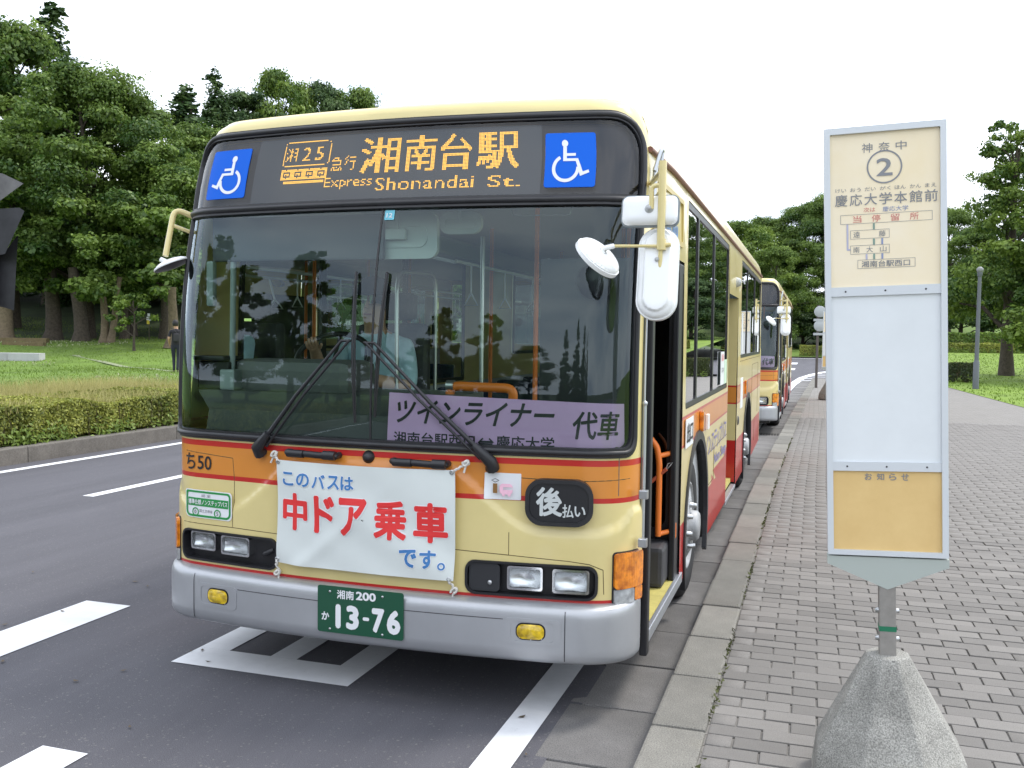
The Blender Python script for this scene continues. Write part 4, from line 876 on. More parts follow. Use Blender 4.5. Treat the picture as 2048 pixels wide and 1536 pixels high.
for g, c_ in ((1, .805), (-1, .805)):
    u0, u1 = (c_ - .125, c_ + .125) if g > 0 else (-c_ - .125, -c_ + .125)
    f = sheet('fog_lamp', rrect(u0, u1, .362, .478, .025), [rrect(u0 + .03, u1 - .03, .376, .464, .02)], lambda s, z, d: skin(s, z, .083 + d), silver, bumper, du=.05, off=.012, th=.015)
    sheet('lamp_recess', rrect(u0 + .028, u1 - .028, .374, .466, .02), [], lambda s, z, d: skin(s, z, .083 + d), mat('recess_silver', (.33, .34, .36), .4, metal=.5), f, du=.04, off=.0005)
    c2 = u0 + .118 if g > 0 else u0 + .135
    sheet('lens', rrect(c2 - .066, c2 + .066, .381, .459, .032), [], lambda s, z, d: skin(s, z, .083 + d), rubber, f, du=.03, off=.009, th=.008)
    sheet('lens', rrect(c2 - .060, c2 + .060, .387, .453, .028), [], lambda s, z, d: skin(s, z, .083 + d), yellowl, f, du=.02, dv=.02, off=lambda s, z: .013 + .010 * max(0, 1 - ((s - c2) / .06) ** 2 - ((z - .42) / .033) ** 2))
# number plate
pm = plane_map((0, -.098, 0), (1, 0, 0), (0, 0, 1))
plate = sheet('number_plate', rrect(-.22, .22, .328, .548, .012, 4), [], pm, plateg, bus, th=.004)
for body, rc, b_ in (('湘南', (-.118, -.03, .492, .534), .02), ('200', (-.02, .082, .495, .535), .035), ('か', (-.198, -.158, .385, .425), .03), ('1', (-.125, -.098, .352, .466), .07), ('3', (-.07, -.004, .352, .466), .05), ('-', (.016, .048, .402, .418), .05), ('7', (.062, .125, .352, .466), .05), ('6', (.138, .206, .352, .466), .05)):
    lettering('plate_lettering', body, rc, pm, wcwhite, plate, bold=b_, off=.0015)
mb = MB()
for x in (-.155, .115):
    for z in (.522, .345): mb.lathe([(0.0001, -.004), (.005, -.004), (.006, 0)], (x, -.098, z), 'y', 10)
mb.build('plate_screw', steel, plate)
# ---- headlight units
def lamp_unit(s0, s1, z0, z1, lamps, hatch):
    u = part('headlight_unit', rrect(s0, s1, z0, z1, .048), [rrect(s0 + .012, s1 - .012, z0 + .010, z1 - .010, .04)], blackm, off=lambda s, z: .024, th=.07, du=.05)
    part('housing', rrect(s0, s1, z0, z1, .048), [], blackm, parent=u, du=.05, off=-.028)
    for (a, b, c, d) in lamps:
        h = part('headlight', rrect(a, b, c, d, .012), [rrect(a + .011, b - .011, c + .011, d - .011, .008)], chrome, parent=u, off=.016, th=.045, du=.06)
        cu_, cz = (a + b) / 2, (c + d) / 2
        part('reflector', rrect(a + .004, b - .004, c + .004, d - .004, .012), [], mat('reflector_bowl', (.86, .87, .88), .24, metal=1.0), parent=h, du=.014, dv=.014, off=lambda s, z: -.018 - .0 + .026 * (((s - cu_) / (b - a) * 2) ** 2 + ((z - cz) / (d - c) * 2) ** 2) * .8)
        part('lens', rrect(a + .004, b - .004, c + .004, d - .004, .01), [], lens_m, parent=h, du=.02, dv=.02, off=lambda s, z: .014 + .006 * (1 - ((s - cu_) / (b - a) * 2) ** 2 * .5 - ((z - cz) / (d - c) * 2) ** 2 * .5))
    if hatch:
        a, b, c, d = hatch; part('cover', rrect(a, b, c, d, .02), [], mat('cover_plastic', (.022, .023, .027), .5), parent=u, off=.012, th=.02, du=.05)
        mbh = MB(); p_ = skin(b - .045, c + .042, .014); mbh.lathe([(.0001, -.006), (.009, -.006), (.011, 0)], p_, 'y', 12); mbh.build('lock', steel, u)
    return u
def lens_mat():
    m = thin_glass('headlight_lens', (.93, .95, .96), 1.5); n = m.node_tree; g = [k for k in n.nodes if k.type == 'BSDF_GLOSSY'][0]
    wv = n.nodes.new('ShaderNodeTexWave'); wv.inputs['Scale'].default_value = 55; wv.bands_direction = 'X'; tcn = n.nodes.new('ShaderNodeTexCoord'); bp = n.nodes.new('ShaderNodeBump'); bp.inputs['Strength'].default_value = .6; bp.inputs['Distance'].default_value = .004
    n.links.new(tcn.outputs['Object'], wv.inputs['Vector']); n.links.new(wv.outputs['Fac'], bp.inputs['Height']); n.links.new(bp.outputs['Normal'], g.inputs['Normal']); return m
lens_m = lens_mat()
lamp_unit(.480, 1.078, .552, .708, [(.675, .836, .582, .690), (.880, 1.042, .578, .687)], (.497, .640, .566, .694))
ul = lamp_unit(-1.105, -.495, .565, .722, [(-.842, -.666, .612, .707), (-1.040, -.878, .620, .710)], None)
mb = MB(); mb.tube([skin(-.60, .63, -.02), skin(-.56, .645, .02), skin(-.535, .66, .0)], .012, 8); mb.build('tow_hook', rubber, ul)
for g in (1, -1):
    s0, s1 = (1.14, 1.300)
    U = lambda a, b: (a, b) if g > 0 else (-b, -a)
    a, b = U(s0, s1); t = part('turn_signal', rrect(a, b, .530, .768, .018), [], rubber, off=.018, th=.03, du=.03)
    a, b = U(s0 + .006, s1 + .012); part('amber_lens', rrect(a, b, .602, .762, .016), [], amber, parent=t, off=.034, th=.03, du=.03)
    a, b = U(s0 + .006, s1 - .05); part('clear_lens', rrect(a, b, .534, .600, .01), [], clearl, parent=t, off=.030, th=.025, du=.03)
    a, b = U(s1 - .048, s1 + .012); part('amber_lens', rrect(a, b, .540, .600, .01), [], amber, parent=t, off=.032, th=.028, du=.03)
# ---- trim, seams and small fittings of the front
mb = MB()
for pts_ in ([(-.77, .985), (-.77, .755)], [(-1.1, .752), (-.77, .752), (-.45, .745)], [(.42, .748), (.68, .738), (.68, .842)], [(.68, .738), (.95, .725), (1.04, .715), (1.10, .69), (1.105, .58)], [(.60, 1.112), (.63, 1.092), (.95, 1.082), (1.24, 1.092)], [(-1.1, 1.118), (-.78, 1.098), (-.77, .99)]):
    den = []
    for (u0, v0), (u1, v1) in zip(pts_, pts_[1:]):
        for k in range(9): t = k / 8; q = (u0 + (u1 - u0) * t, v0 + (v1 - v0) * t); den.append(skin(q[0], q[1], ridge(*q) - .0008))
    mb.tube(den, .0022, 5)
o = mb.build('panel_seam', mat('seam_brown', (.12, .085, .03), .8), front); o['kind'] = 'stuff'  # thin dark brown strips along the panel joints
def grip(s0, s1, zc):
    o = MB(); o.tube([skin(s0, zc, .004), skin(s0, zc + .004, .05), skin(s1, zc - .004, .05), skin(s1, zc, .004)], .016, 8, fillet=.02)
    o.tube([skin(s0 + .01, zc, .05), skin(s0 + .10, zc, .052)], .019, 8); o.tube([skin(s1 - .06, zc, .05), skin(s1 + .004, zc, .05)], .022, 8); return o.build('grab_handle', blackm, bus)
grip(-.425, -.16, 1.152); grip(.13, .39, 1.140)
mb = MB(); p_ = skin(-.008, 1.150, 0); mb.lathe([(.0001, -.03), (.012, -.03), (.018, -.022), (.026, -.014), (.032, 0)], p_, 'y', 20); mb.build('washer_nozzle', rubber, bus)
# pay-later lamp box
pb = part('fare_sign', rrect(.757, 1.052, .885, 1.093, .075, 8), [], blackm, du=.04, off=.036, th=.04)
part('fare_sign_rim', rrect(.757, 1.052, .885, 1.093, .075, 8), [rrect(.775, 1.034, .903, 1.075, .062, 8)], rubber, parent=pb, du=.04, off=.044, th=.02)
gsil = mat('sign_silver', (.55, .58, .58), .4)
lettering('fare_lettering', '後', (.805, .922, .928, 1.058), skin, gsil, pb, bold=.03, off=.039); lettering('fare_lettering', '払', (.922, .972, .925, .985), skin, gsil, pb, bold=.02, off=.039); lettering('fare_lettering', 'い', (.975, 1.022, .932, .978), skin, gsil, pb, bold=.025, off=.039)
# card reader sticker
ic = part('card_sticker', rrect(.563, .731, .988, 1.108, .004, 2), [], white_s, du=.05, off=lambda s, z: ridge(s, z) + .004, th=.002)
brn = mat('brown_ink', (.24, .12, .03), .5); pk = mat('pink_ink', (.85, .50, .62), .5)
sk2 = lambda s, z, d=0: skin(s, z, .021 + d)
sheet('emblem', rrect(.606, .626, 1.018, 1.062, 0), [], sk2, brn, ic); sheet('emblem', [(.597, 1.076), (.616, 1.066), (.636, 1.076), (.616, 1.086)], [[(.603, 1.076), (.616, 1.0695), (.630, 1.076), (.616, 1.0825)]], sk2, grey_ink, ic)
sheet('emblem', rrect(.636, .696, 1.014, 1.062, .016), [rrect(.652, .6955, 1.034, 1.047, .004)], sk2, pk, ic); sheet('emblem', arc(.655, 1.012, .007, 0, 350, 12), [], sk2, pk, ic, off=.0005); sheet('emblem', arc(.681, 1.012, .007, 0, 350, 12), [], sk2, pk, ic, off=.0005)
lettering('fleet_number', 'ち50', (-1.098, -.915, 1.025, 1.108), lambda s, z, d: skin(s, z, d + ridge(s, z)), black_ink, front, bold=.012, off=.003)
# green approval sticker shaped like a bus
gs = sheet('approval_sticker', rrect(-1.078, -.772, .782, .925, (.025, .02, .012, .03)), [], lambda s, z, d: skin(s, z, d + .017), wcwhite, bus, du=.05, off=.001, th=.002)
gk = lambda nm, o_, h_, m_, of: sheet(nm, o_, h_, lambda s, z, d: skin(s, z, d + .018), m_, gs, du=.05, off=of)
gk('green_border', rrect(-1.072, -.778, .787, .920, (.03, .022, .012, .03)), [rrect(-1.060, -.789, .798, .910, (.02, .015, .008, .02))], green_s, .0015)
gk('green_bar', rrect(-1.056, -.793, .842, .884, 0), [], green_s, .0015)
gl = lambda b_, rc, m_, bo=.0: lettering('sticker_lettering', b_, rc, lambda s, z, d: skin(s, z, d + .018), m_, gs, bold=bo, off=.0028)
gl('標準仕様ノンステップバス', (-1.052, -.797, .850, .877), wcwhite, .02); gl('認 定', (-.965, -.905, .890, .904), grey_ink); gl('国土交通省', (-.978, -.893, .812, .828), grey_ink)
for cx, d_ in ((-1.005, '0'), (-.862, '5')): gk('wheel_mark', arc(cx, .812, .022, 0, 355, 20), [arc(cx, .812, .016, 0, 355, 16)], green_s, .002); gl(d_, (cx - .006, cx + .006, .803, .822), grey_ink, .01)
# ---- wipers
def wiper(piv, knee, top, bottom, dx):
    o = empty('wiper', (0, 0, 0), bus); P = lambda s, z, d: skin(s, z, d)
    m = MB(); m.tube([P(*piv, .03), P((piv[0] + knee[0]) / 2, (piv[1] + knee[1]) / 2, .055), P(*knee, .04)], [.013, .009, .007], 6); m.tube([P(piv[0] + dx, piv[1] + .01, .035), P((piv[0] + knee[0]) / 2 + dx, (piv[1] + knee[1]) / 2 + .01, .06), P(knee[0] + dx * .9, knee[1] + .004, .045)], .0065, 6)
    m.tube([P(*knee, .04), P(knee[0] + dx, knee[1], .045)], .007, 6); m.build('wiper_arm', rubber, o)
    m = MB(); m.tube([P(piv[0], piv[1] - .03, .012), P(piv[0], piv[1], .04), P(piv[0] * .86 + knee[0] * .14, piv[1] * .86 + knee[1] * .14, .045)], [.034, .03, .018], 10); m.build('wiper_pivot', rubber, o)
    m = MB(); n_ = 12; pts_ = [P(top[0] + (bottom[0] - top[0]) * k / n_, top[1] + (bottom[1] - top[1]) * k / n_, .014) for k in range(n_ + 1)]; m.tube(pts_, .006, 5)
    pts_ = [P(top[0] + (bottom[0] - top[0]) * k / n_, top[1] + (bottom[1] - top[1]) * k / n_, .022 + .016 * math.sin(math.pi * k / n_)) for k in range(n_ + 1)]; m.tube(pts_, .005, 5); m.build('wiper_blade', blackm, o); return o
wiper((-.598, 1.165), (-.140, 1.690), (-.095, 2.015), (-.071, 1.31), .05); wiper((.600, 1.160), (.030, 1.682), (.065, 2.012), (.031, 1.34), -.05)
# ---- right front corner: trim rail, mirrors
mb = MB(); mb.tube([skin(1.352, z, .012) for z in np.linspace(.78, 1.42, 8)], .010, 8); mb.tube([skin(1.352, z, .010) for z in np.linspace(1.42, 2.2, 8)], .006, 8); mb.lathe([(.0001, -.015), (.012, -.008), (.014, 0), (.012, .008), (.0001, .015)], skin(1.352, 1.425, .012), 'z', 12); mb.build('awning_rail', alum, bus)
mb = MB()
for z in (1.02, .80): mb.box(1.235, 1.275, .20, .235, z - .02, z + .02, .004)
mb.build('rail_bracket', steel, bus)
PX = lambda u, v, y=-.10: Vector(at_y(u, v, y))
arm = MB(); arm.tube([PX(1326, 322), PX(1324, 400), PX(1321, 498)], .0165, 12); arm.tube([PX(1323, 478), PX(1323, 500)], .019, 12); arm.tube([PX(1323, 492), PX(1228, 492), ], .0065, 8); arm.tube([PX(1323, 492), PX(1342, 489)], .009, 8)
arm.tube([PX(1325, 370), PX(1303, 372), PX(1303, 418)], .010, 8, fillet=.02); arm.tube([PX(1321, 498), PX(1320, 535)], .009, 8); arm.tube([PX(1322, 345), skin(1.33, 2.44, .01)], .012, 8); arm.tube([PX(1322, 385), skin(1.33, 2.34, .01)], .012, 8)
ma = arm.build('mirror_arm', cream, bus)
mb = MB(); mb.tube([skin(1.34, 2.50, .02), skin(1.36, 2.60, .05), skin(1.40, 2.60, .05), skin(1.40, 2.5, .03)], .010, 8, fillet=.04); mb.tube([skin(1.36, 2.52, .02), skin(1.35, 2.30, .02)], .012, 8); mb.build('hinge_hoop', alum, bus)
def mirror(name, cu, cv, w_, h_, rad, y=-.13, tilt=(0, 0, 0), depth=.05, rim=None, inner=None):
    c = PX(cu, cv, y); o = empty(name, c, bus); o.rotation_euler = tilt; fm = plane_map((0, 0, 0), (1, 0, 0), (0, 0, 1))
    hw, hh = w_ / 2, h_ / 2
    def dome(u, v):
        m_ = min(hw, hh); r_1 = math.hypot(max(0, abs(u) - (hw - m_)), max(0, abs(v) - (hh - m_))) / m_ if rad > m_ * .7 else ((abs(u) / hw) ** 5 + (abs(v) / hh) ** 5) ** .2
        r_1 = min(1.0, r_1); q = min(1, max(0, (.74 - r_1) / .12)); return .026 * (1 - r_1 ** 4) ** .6 + (.011 * q * q * (3 - 2 * q) if inner else 0)
    sheet('mirror_shell', rrect(-hw, hw, -hh, hh, rad, 10), [], fm, whitep, o, du=w_ / 26, dv=h_ / 30, off=lambda u, v: dome(u, v), th=depth)
    sheet('mirror_rim', rrect(-hw - .006, hw + .006, -hh - .006, hh + .006, rad + .006, 10), [rrect(-hw + .008, hw - .008, -hh + .008, hh - .008, max(.01, rad - .008), 10)], fm, rim or whitep, o, off=-.006, th=.018)
    sheet('mirror_glass', rrect(-hw + .006, hw - .006, -hh + .006, hh - .006, rad, 8), [], fm, chrome, o, off=-depth - .001, flip=True)
    m = MB(); m.lathe([(.0001, -.045), (.009, -.045), (.010, -.032), (.022, -.024), (.03, -.020), (.031, 0)], (0, 0, (h_ * .12) if h_ > w_ else -.0), 'y', 14); m.build('mirror_mount', mat('mount_grey', (.45, .46, .46), .5), o); return o
mirror('side_mirror', 1300, 421, .228, .122, .026, -.075, (R(-9), 0, R(2)), .04, mat('mirror_gasket', (.20, .23, .25), .5))
mirror('side_mirror', 1315, 546, .158, .385, .077, -.075, (R(-13), 0, R(2)), .05, None, (.052, .155))
rm_ = mirror('round_mirror', 1199, 511, .205, .205, .1, -.10, (0, 0, 0), .02)
_e = (Vector(CAM) - rm_.location).normalized(); _w = (Vector(CR) * .66 + Vector(CU) * .75).normalized(); rm_.rotation_euler = (_e * math.cos(R(63)) + _w * math.sin(R(63))).to_track_quat('-Y', 'Z').to_euler()
mb = MB(); mb.tube([PX(1228, 492), PX(1205, 497, -.12), PX(1206, 506, -.115)], .011, 8); mb.build('mirror_clamp', whitep, bus)
# left arm with its small round mirror
LX = lambda u, v, x=-1.30: Vector(at_x(u, v, x))
mb = MB(); mb.tube([skin(-1.30, 2.335, .0), LX(349, 417), LX(331, 512)], .015, 10, fillet=.05); mb.tube([LX(343, 450), skin(-1.30, 2.25, 0)], .010, 8); mb.build('mirror_arm', cream, bus)
c = LX(344, 529); o = empty('round_mirror', c, bus); o.rotation_euler = (R(8), R(-22), R(0))
mb = MB(); mb.lathe([(.0001, .03), (.03, .028), (.07, .018), (.098, .002), (.10, -.006), (.098, -.008)], (0, 0, 0), 'z', 28); mb.build('mirror_shell', whitep, o); mb = MB(); mb.lathe([(.0001, -.022), (.05, -.016), (.096, -.007)], (0, 0, 0), 'z', 28); mb.build('mirror_glass', blackm, o)
mb = MB(); mb.tube([(-.05, 0, .05), (-.02, 0, .02)], .014, 8); mb.build('mirror_mount', whitep, o)
# ---- front doorway: folded leaves, step, rails
doorg = thin_glass('door_glass', (.10, .12, .12), 1.5)
def leaf(name, y, x0, x1, th_=.035):
    o = empty(name, (0, 0, 0), bus); f = plane_map((0, y, 0), (1, 0, 0), (0, 0, 1))
    sheet('door_frame', rrect(x0, x1, .36, 2.12, .02, 3), [rrect(x0 + .06, x1 - .055, .62, 2.02, .06, 4)], f, blackm, o, th=th_); sheet('door_pane', rrect(x0 + .055, x1 - .05, .61, 2.03, .06, 4), [], f, doorg, o, off=-.012); return o
leaf('door_leaf', 1.47, .80, 1.225); leaf('door_leaf', 1.515, .80, 1.235)
mb = MB(); mb.box(1.225, 1.262, .345, .405, .235, 2.14, .008); mb.build('door_edge', rubber, bus); mb = MB(); mb.box(1.20, 1.235, 1.40, 1.60, .33, 2.15, .008); mb.build('door_post', blackm, bus)
MB().box(.70, 1.205, .415, .44, .34, 2.1).build('folded_door_leaf', blackm, bus)
mb = MB(); mb.box(.66, 1.242, .36, 1.60, .29, .330, .006); mb.build('door_step', stepm, bus); mb = MB(); mb.box(1.232, 1.256, .36, 1.62, .275, .334, .004); mb.box(1.06, 1.09, .36, 1.62, .331, .338); mb.build('step_edge', alum, bus)
mb = MB(); mb.box(.86, 1.20, 1.20, 1.46, .332, .56, .025); mb.build('doorway_box', darkgrey, bus)
hx = lambda u, v: Vector(at_y(u, v, 1.36))
mb = MB(); mb.tube([hx(1301, 877), hx(1314, 893), hx(1319, 925), hx(1316, 1072)], .0175, 10, fillet=.06); mb.tube([hx(1318, 912), hx(1343, 908) + Vector((0, .08, 0))], .015, 8); mb.tube([hx(1317, 1068), hx(1341, 1066) + Vector((0, .08, 0))], .015, 8)
for q in ((1343, 910), (1341, 1066)): c = hx(*q) + Vector((0, .085, 0)); mb.box(c.x - .015, c.x + .02, c.y - .01, c.y + .01, c.z - .045, c.z + .045, .006)
mb.build('door_handrail', orail, bus)
mb = MB(); mb.tube([hx(1297, 968), hx(1333, 938)], .012, 6); mb.build('strap', mat('strap_red', (.45, .09, .04), .7), bus); mb = MB(); mb.tube([hx(1331, 940), hx(1336, 927), hx(1345, 925), hx(1338, 934), hx(1331, 940)], .0035, 6); mb.build('strap_clip', steel, bus)
sheet('header_inset', rrect(sy(.42), sy(1.42), 2.235, 2.50, .02), [rrect(sy(.45), sy(1.39), 2.262, 2.475, .015)], skin, mat('cream_trim', (.52, .41, .15), .4), bus, off=.008, th=.012)
lettering('operator_name', 'Kanachu', (sy(.55), sy(1.2), 2.27, 2.36), skin, blue_ink, bus, bold=.03, off=.004)
# ---- middle doorway
MB().box(.70, 1.2, 4.6, 5.66, .29, .33).build('middle_step', stepm, bus)
f = plane_map((0, 5.66, 0), (1, 0, 0), (0, 0, 1))
sheet('door_reveal', rrect(1.03, 1.236, .29, 2.13, 0), [], f, LIV, bus, vcuts=(.71, 1.075, 1.09, 1.245, 1.262), matfn=lambda u, z: side_liv(sy(6), z), th=.02)
mb = MB(); mb.box(1.02, 1.05, 4.62, 5.6, .335, 2.12, .004); mb.build('middle_door', blackm, bus)
mb = MB(); mb.box(1.20, 1.25, 4.57, 5.64, .24, .275, .004); mb.build('middle_step_edge', alum, bus)
mb = MB(); mb.lathe([(.0001, .06), (.03, .055), (.045, .03), (.05, 0)], (1.228, 5.3, 2.27), 'x', 16); mb.build('door_lamp', clearl, bus)
mb = MB(); mb.lathe([(.0001, .012), (.03, .012), (.045, .006), (.05, 0)], (1.245, 5.82, .90), 'x', 16); mb.build('filler_cap', darkgrey, bus)
# ---- right side fittings and lettering
def sign(name, y0, y1, z0, z1, m_, of=.004, r_=.004): return sheet(name, rrect(sy(y0), sy(y1), z0, z1, r_, 2), [], skin, m_, bus, du=.3, off=of, th=.004)
so_ = sign('exit_sign', 1.66, 2.02, 1.065, 1.24, white_s, .01); lettering('exit_lettering', '出口', (sy(1.70), sy(1.98), 1.09, 1.215), skin, black_ink, so_, bold=.02, off=.013)
mb = MB(); q = skin(sy(2.46), 1.17, 0); mb.box(q.x, q.x + .03, 2.42, 2.50, 1.10, 1.24, .01); mb.build('side_marker', amber, bus)
mb = MB(); mb.box(1.245, 1.27, 2.78, 2.86, 1.08, 1.19, .008); mb.build('side_lamp', whitep, bus)
lettering('side_lettering', 'ノンステップバス', (sy(2.80), sy(4.45), .86, 1.03), skin, purple_ink, bus, bold=.01, off=.004, shear=.25); lettering('side_lettering', 'Non Step', (sy(3.45), sy(4.45), .72, .83), skin, purple_ink, bus, bold=.02, off=.004)
n1 = sign('window_notice', 3.85, 4.15, 1.345, 1.62, white_s, .002); lettering('notice_lettering', 'お願い', (sy(3.89), sy(4.11), 1.54, 1.60), skin, red_ink, n1, off=.006); lettering('notice_lettering', 'ご案内', (sy(3.89), sy(4.11), 1.45, 1.49), skin, grey_ink, n1, off=.006)
n2 = sign('window_notice', 4.17, 4.40, 1.345, 1.55, mat('pale_green', (.55, .72, .55), .5), .002)
sign('window_notice', 6.1, 6.25, 1.58, 2.0, white_s, .002); sign('window_notice', 8.9, 9.2, 1.56, 1.78, white_s, .002); sign('side_notice', 6.08, 6.4, 1.0, 1.32, white_s)
mb = MB(); mb.box(1.245, 1.262, 6.75, 6.95, 1.12, 1.27, .006); mb.build('side_marker', amber, bus)
mb = MB()
for pts_ in ([(7.95, .75), (7.95, 1.42), (9.2, 1.42), (9.2, .75)], [(3.05, .88), (4.57, .88)], [(3.05, .64), (3.45, .64), (3.45, .88)], [(5.95, 1.50), (9.7, 1.50)], [(8.6, .42), (8.6, .72)]): mb.tube([skin(sy(a), b, .0) for a, b in pts_], .003, 5)
o = mb.build('side_seam', MATS['seam_brown'], bus); o['kind'] = 'stuff'
# ---- wheels
def wheel(x, y, side):
    o = empty('wheel', (x, y, .478), bus); t = MB(); R_ = .478
    t.lathe([(.29, 0), (.33, .012 * side), (.42, .010 * side), (.462, -.012 * side), (R_, -.05 * side), (R_, -.20 * side), (.46, -.245 * side), (.30, -.26 * side)] if side > 0 else [(.30, .26), (.46, .245), (R_, .20), (R_, .05), (.462, .012), (.42, -.010), (.33, -.012), (.29, 0)], (0, 0, 0), 'x', 40); t.build('tyre', tyrem, o)
    m = MB(); m.lathe([(.295, -.02 * side), (.29, .005 * side), (.275, .008 * side), (.262, -.03 * side), (.20, -.06 * side), (.17, .01 * side), (.10, .02 * side), (.10, .06 * side), (.085, .075 * side), (.0001, .078 * side)], (0, 0, 0), 'x', 32); m.build('rim', mat('rim_silver', (.38, .385, .39), .55, metal=.3, var=.3, scale=9), o)
    nm = MB().lathe([(.0001, .05 * side), (.016, .048 * side), (.02, .01 * side)], (0, 0, 0), 'x', 6).build('wheel_nut', steel, o); nm.location = (0, .145, 0)
    for k in range(1, 8): a = k * math.pi / 4 + .2; q = nm.copy(); COL.objects.link(q); q.parent = o; q.location = (0, .145 * math.cos(a), .145 * math.sin(a))
    return o
for y in (2.33, 7.27): wheel(1.195, y, 1); wheel(-1.195, y, -1)
for y in (2.36, 7.26):
  for g in (1, -1):
    mb = MB(); mb.add([(g * xx, y + .64 * math.cos(a), .46 + .64 * math.sin(a)) for xx in (1.24, .8) for a in np.linspace(-.3, math.pi + .3, 15)], [(k, k + 1, k + 16, k + 15) if g < 0 else (k, k + 15, k + 16, k + 1) for k in range(14)])
    mb.box(g * .80 - .01, g * .80 + .01, y - .66, y + .66, .25, 1.1); mb.build('wheel_well', blackm, bus)
# ---- interior: dashboard, driver's place, rails, seats
mb = MB(); mb.add([((-1.0 if y < .2 else -1.14 if y < .5 else -1.17) if x < 0 else x, y, z) for x in (-1.19, .30) for y, z in ((.13, 1.20), (.16, 1.33), (.26, 1.42), (.72, 1.43), (.74, 1.1), (.13, 1.1))], [(0, 1, 7, 6), (1, 2, 8, 7), (2, 3, 9, 8), (3, 4, 10, 9), (0, 5, 4, 3, 2, 1), (6, 7, 8, 9, 10, 11)])
mb.box(.30, 1.16, .14, .36, 1.0, 1.235, .02); mb.build('dashboard', dashm, bus)
mb = MB(); mb.box(-1.02, -.30, .36, .70, 1.40, 1.585, .06); mb.build('instrument_hood', dashl, bus)
mb = MB(); mb.box(-1.17, -.98, .30, .48, 1.425, 1.57, .01); mb.box(-1.18, -.99, .27, .45, 1.575, 1.60, .008); mb.build('ticket_printer', blackm, bus)
mb = MB(); mb.tube([(-.985, .34, 1.42), (-.985, .36, 2.30)], .016, 10); mb.box(-1.03, -.94, .29, .38, 1.42, 1.53, .012); mb.build('stand_pole', mat('pole_grey', (.34, .40, .40), .4), bus)
mb = MB(); ring = [(-.70 + .235 * math.cos(a), .92 + .225 * math.sin(a) * .42, 1.585 + .225 * math.sin(a) * .62) for a in np.linspace(0, 2 * math.pi, 33)]; mb.tube(ring, .016, 8, cap=False)
for a in (R(200), R(340), R(90)): mb.tube([(-.70, .92, 1.55), (-.70 + .235 * math.cos(a), .92 + .225 * math.sin(a) * .42, 1.585 + .225 * math.sin(a) * .62)], .012, 6)
mb.tube([(-.70, .92, 1.56), (-.70, .80, 1.2)], .04, 10); mb.build('steering_wheel', blackm, bus)
mb = MB(); mb.box(-.95, -.42, 1.22, 1.72, .98, 1.10, .05); mb.box(-.93, -.44, 1.66, 1.80, 1.0, 1.80, .05); mb.box(-.84, -.53, 1.68, 1.78, 1.82, 2.0, .04); mb.box(-.9, -.5, 1.3, 1.7, .34, 1.0); mb.build('driver_seat', darkgrey, bus)
mb = MB(); mb.box(-.30, -.02, .30, .55, 1.15, 1.40, .03); mb.tube([(-.16, .42, .4), (-.16, .42, 1.2)], .03, 10); mb.build('fare_box', darkgrey, bus)
mb = MB(); mb.tube([(.20, .50, 1.28), (.20, .50, 1.468), (.54, .52, 1.462), (.50, .54, 1.25)], .024, 12, fillet=.05); mb.build('fare_rail', orail, bus); mb = MB(); mb.tube([(.20, .50, .34), (.20, .50, 1.45)], .018, 10); mb.tube([(.5, .54, .34), (.50, .54, 1.25)], .018, 10); mb.tube([(.185, .50, 1.468), (.225, .50, 1.468)], .030, 10); mb.build('rail_post', steel, bus)
mb = MB()
for x, y in ((.88, 1.72), (.30, 1.7), (.55, 3.2), (-.45, 3.0), (.5, 4.5), (.45, 5.8), (-.42, 5.0), (-.4, 6.8)): mb.tube([(x, y, .34), (x, y, 2.56)], .016, 8)
mb.tube([(.62, .95, 1.30), (.74, .95, 1.35), (.76, .95, 2.0)], .014, 8, fillet=.06); mb.tube([(.85, .62, .5), (.85, .62, 1.85)], .015, 8); mb.build('grab_pole', orail, bus)
mb = MB(); mb.tube([(-.40, 1.15, 1.1), (-.40, 1.15, 2.1), (-.40, 1.75, 2.12), (-.40, 1.75, 1.1)], .013, 8, fillet=.12); mb.tube([(.12, 1.2, .4), (.12, 1.2, 2.3)], .014, 8); mb.build('partition_rail', steel, bus)
mb = MB()
for g in (-.32, .32): mb.tube([(g, 1.9, 2.22), (g, 9.2, 2.22)], .013, 8)
for k in range(9):
    for g in (-.32, .32):
        y = 2.2 + k * .75; mb.tube([(g, y, 2.21), (g, y, 2.02)], .006, 5); ring = [(g + .055 * math.cos(a), y, 1.965 + .055 * math.sin(a)) for a in (R(90), R(210), R(330), R(450))]; mb.tube(ring, .007, 6, cap=False)
mb.build('strap_rail', whitep, bus)
def seat(x, y):
    m = MB(); m.box(x - .21, x + .21, y, y + .42, .68, .78, .03); m.box(x - .21, x + .21, y + .38, y + .46, .74, 1.28, .035); m.box(x - .03, x + .03, y + .1, y + .3, .34, .68); return m.build('passenger_seat', seatm, bus)
for y in (3.1, 3.9, 4.7, 5.6, 6.6, 7.6, 8.7): seat(-.9, y); (seat(.9, y) if y not in (4.7,) else None)
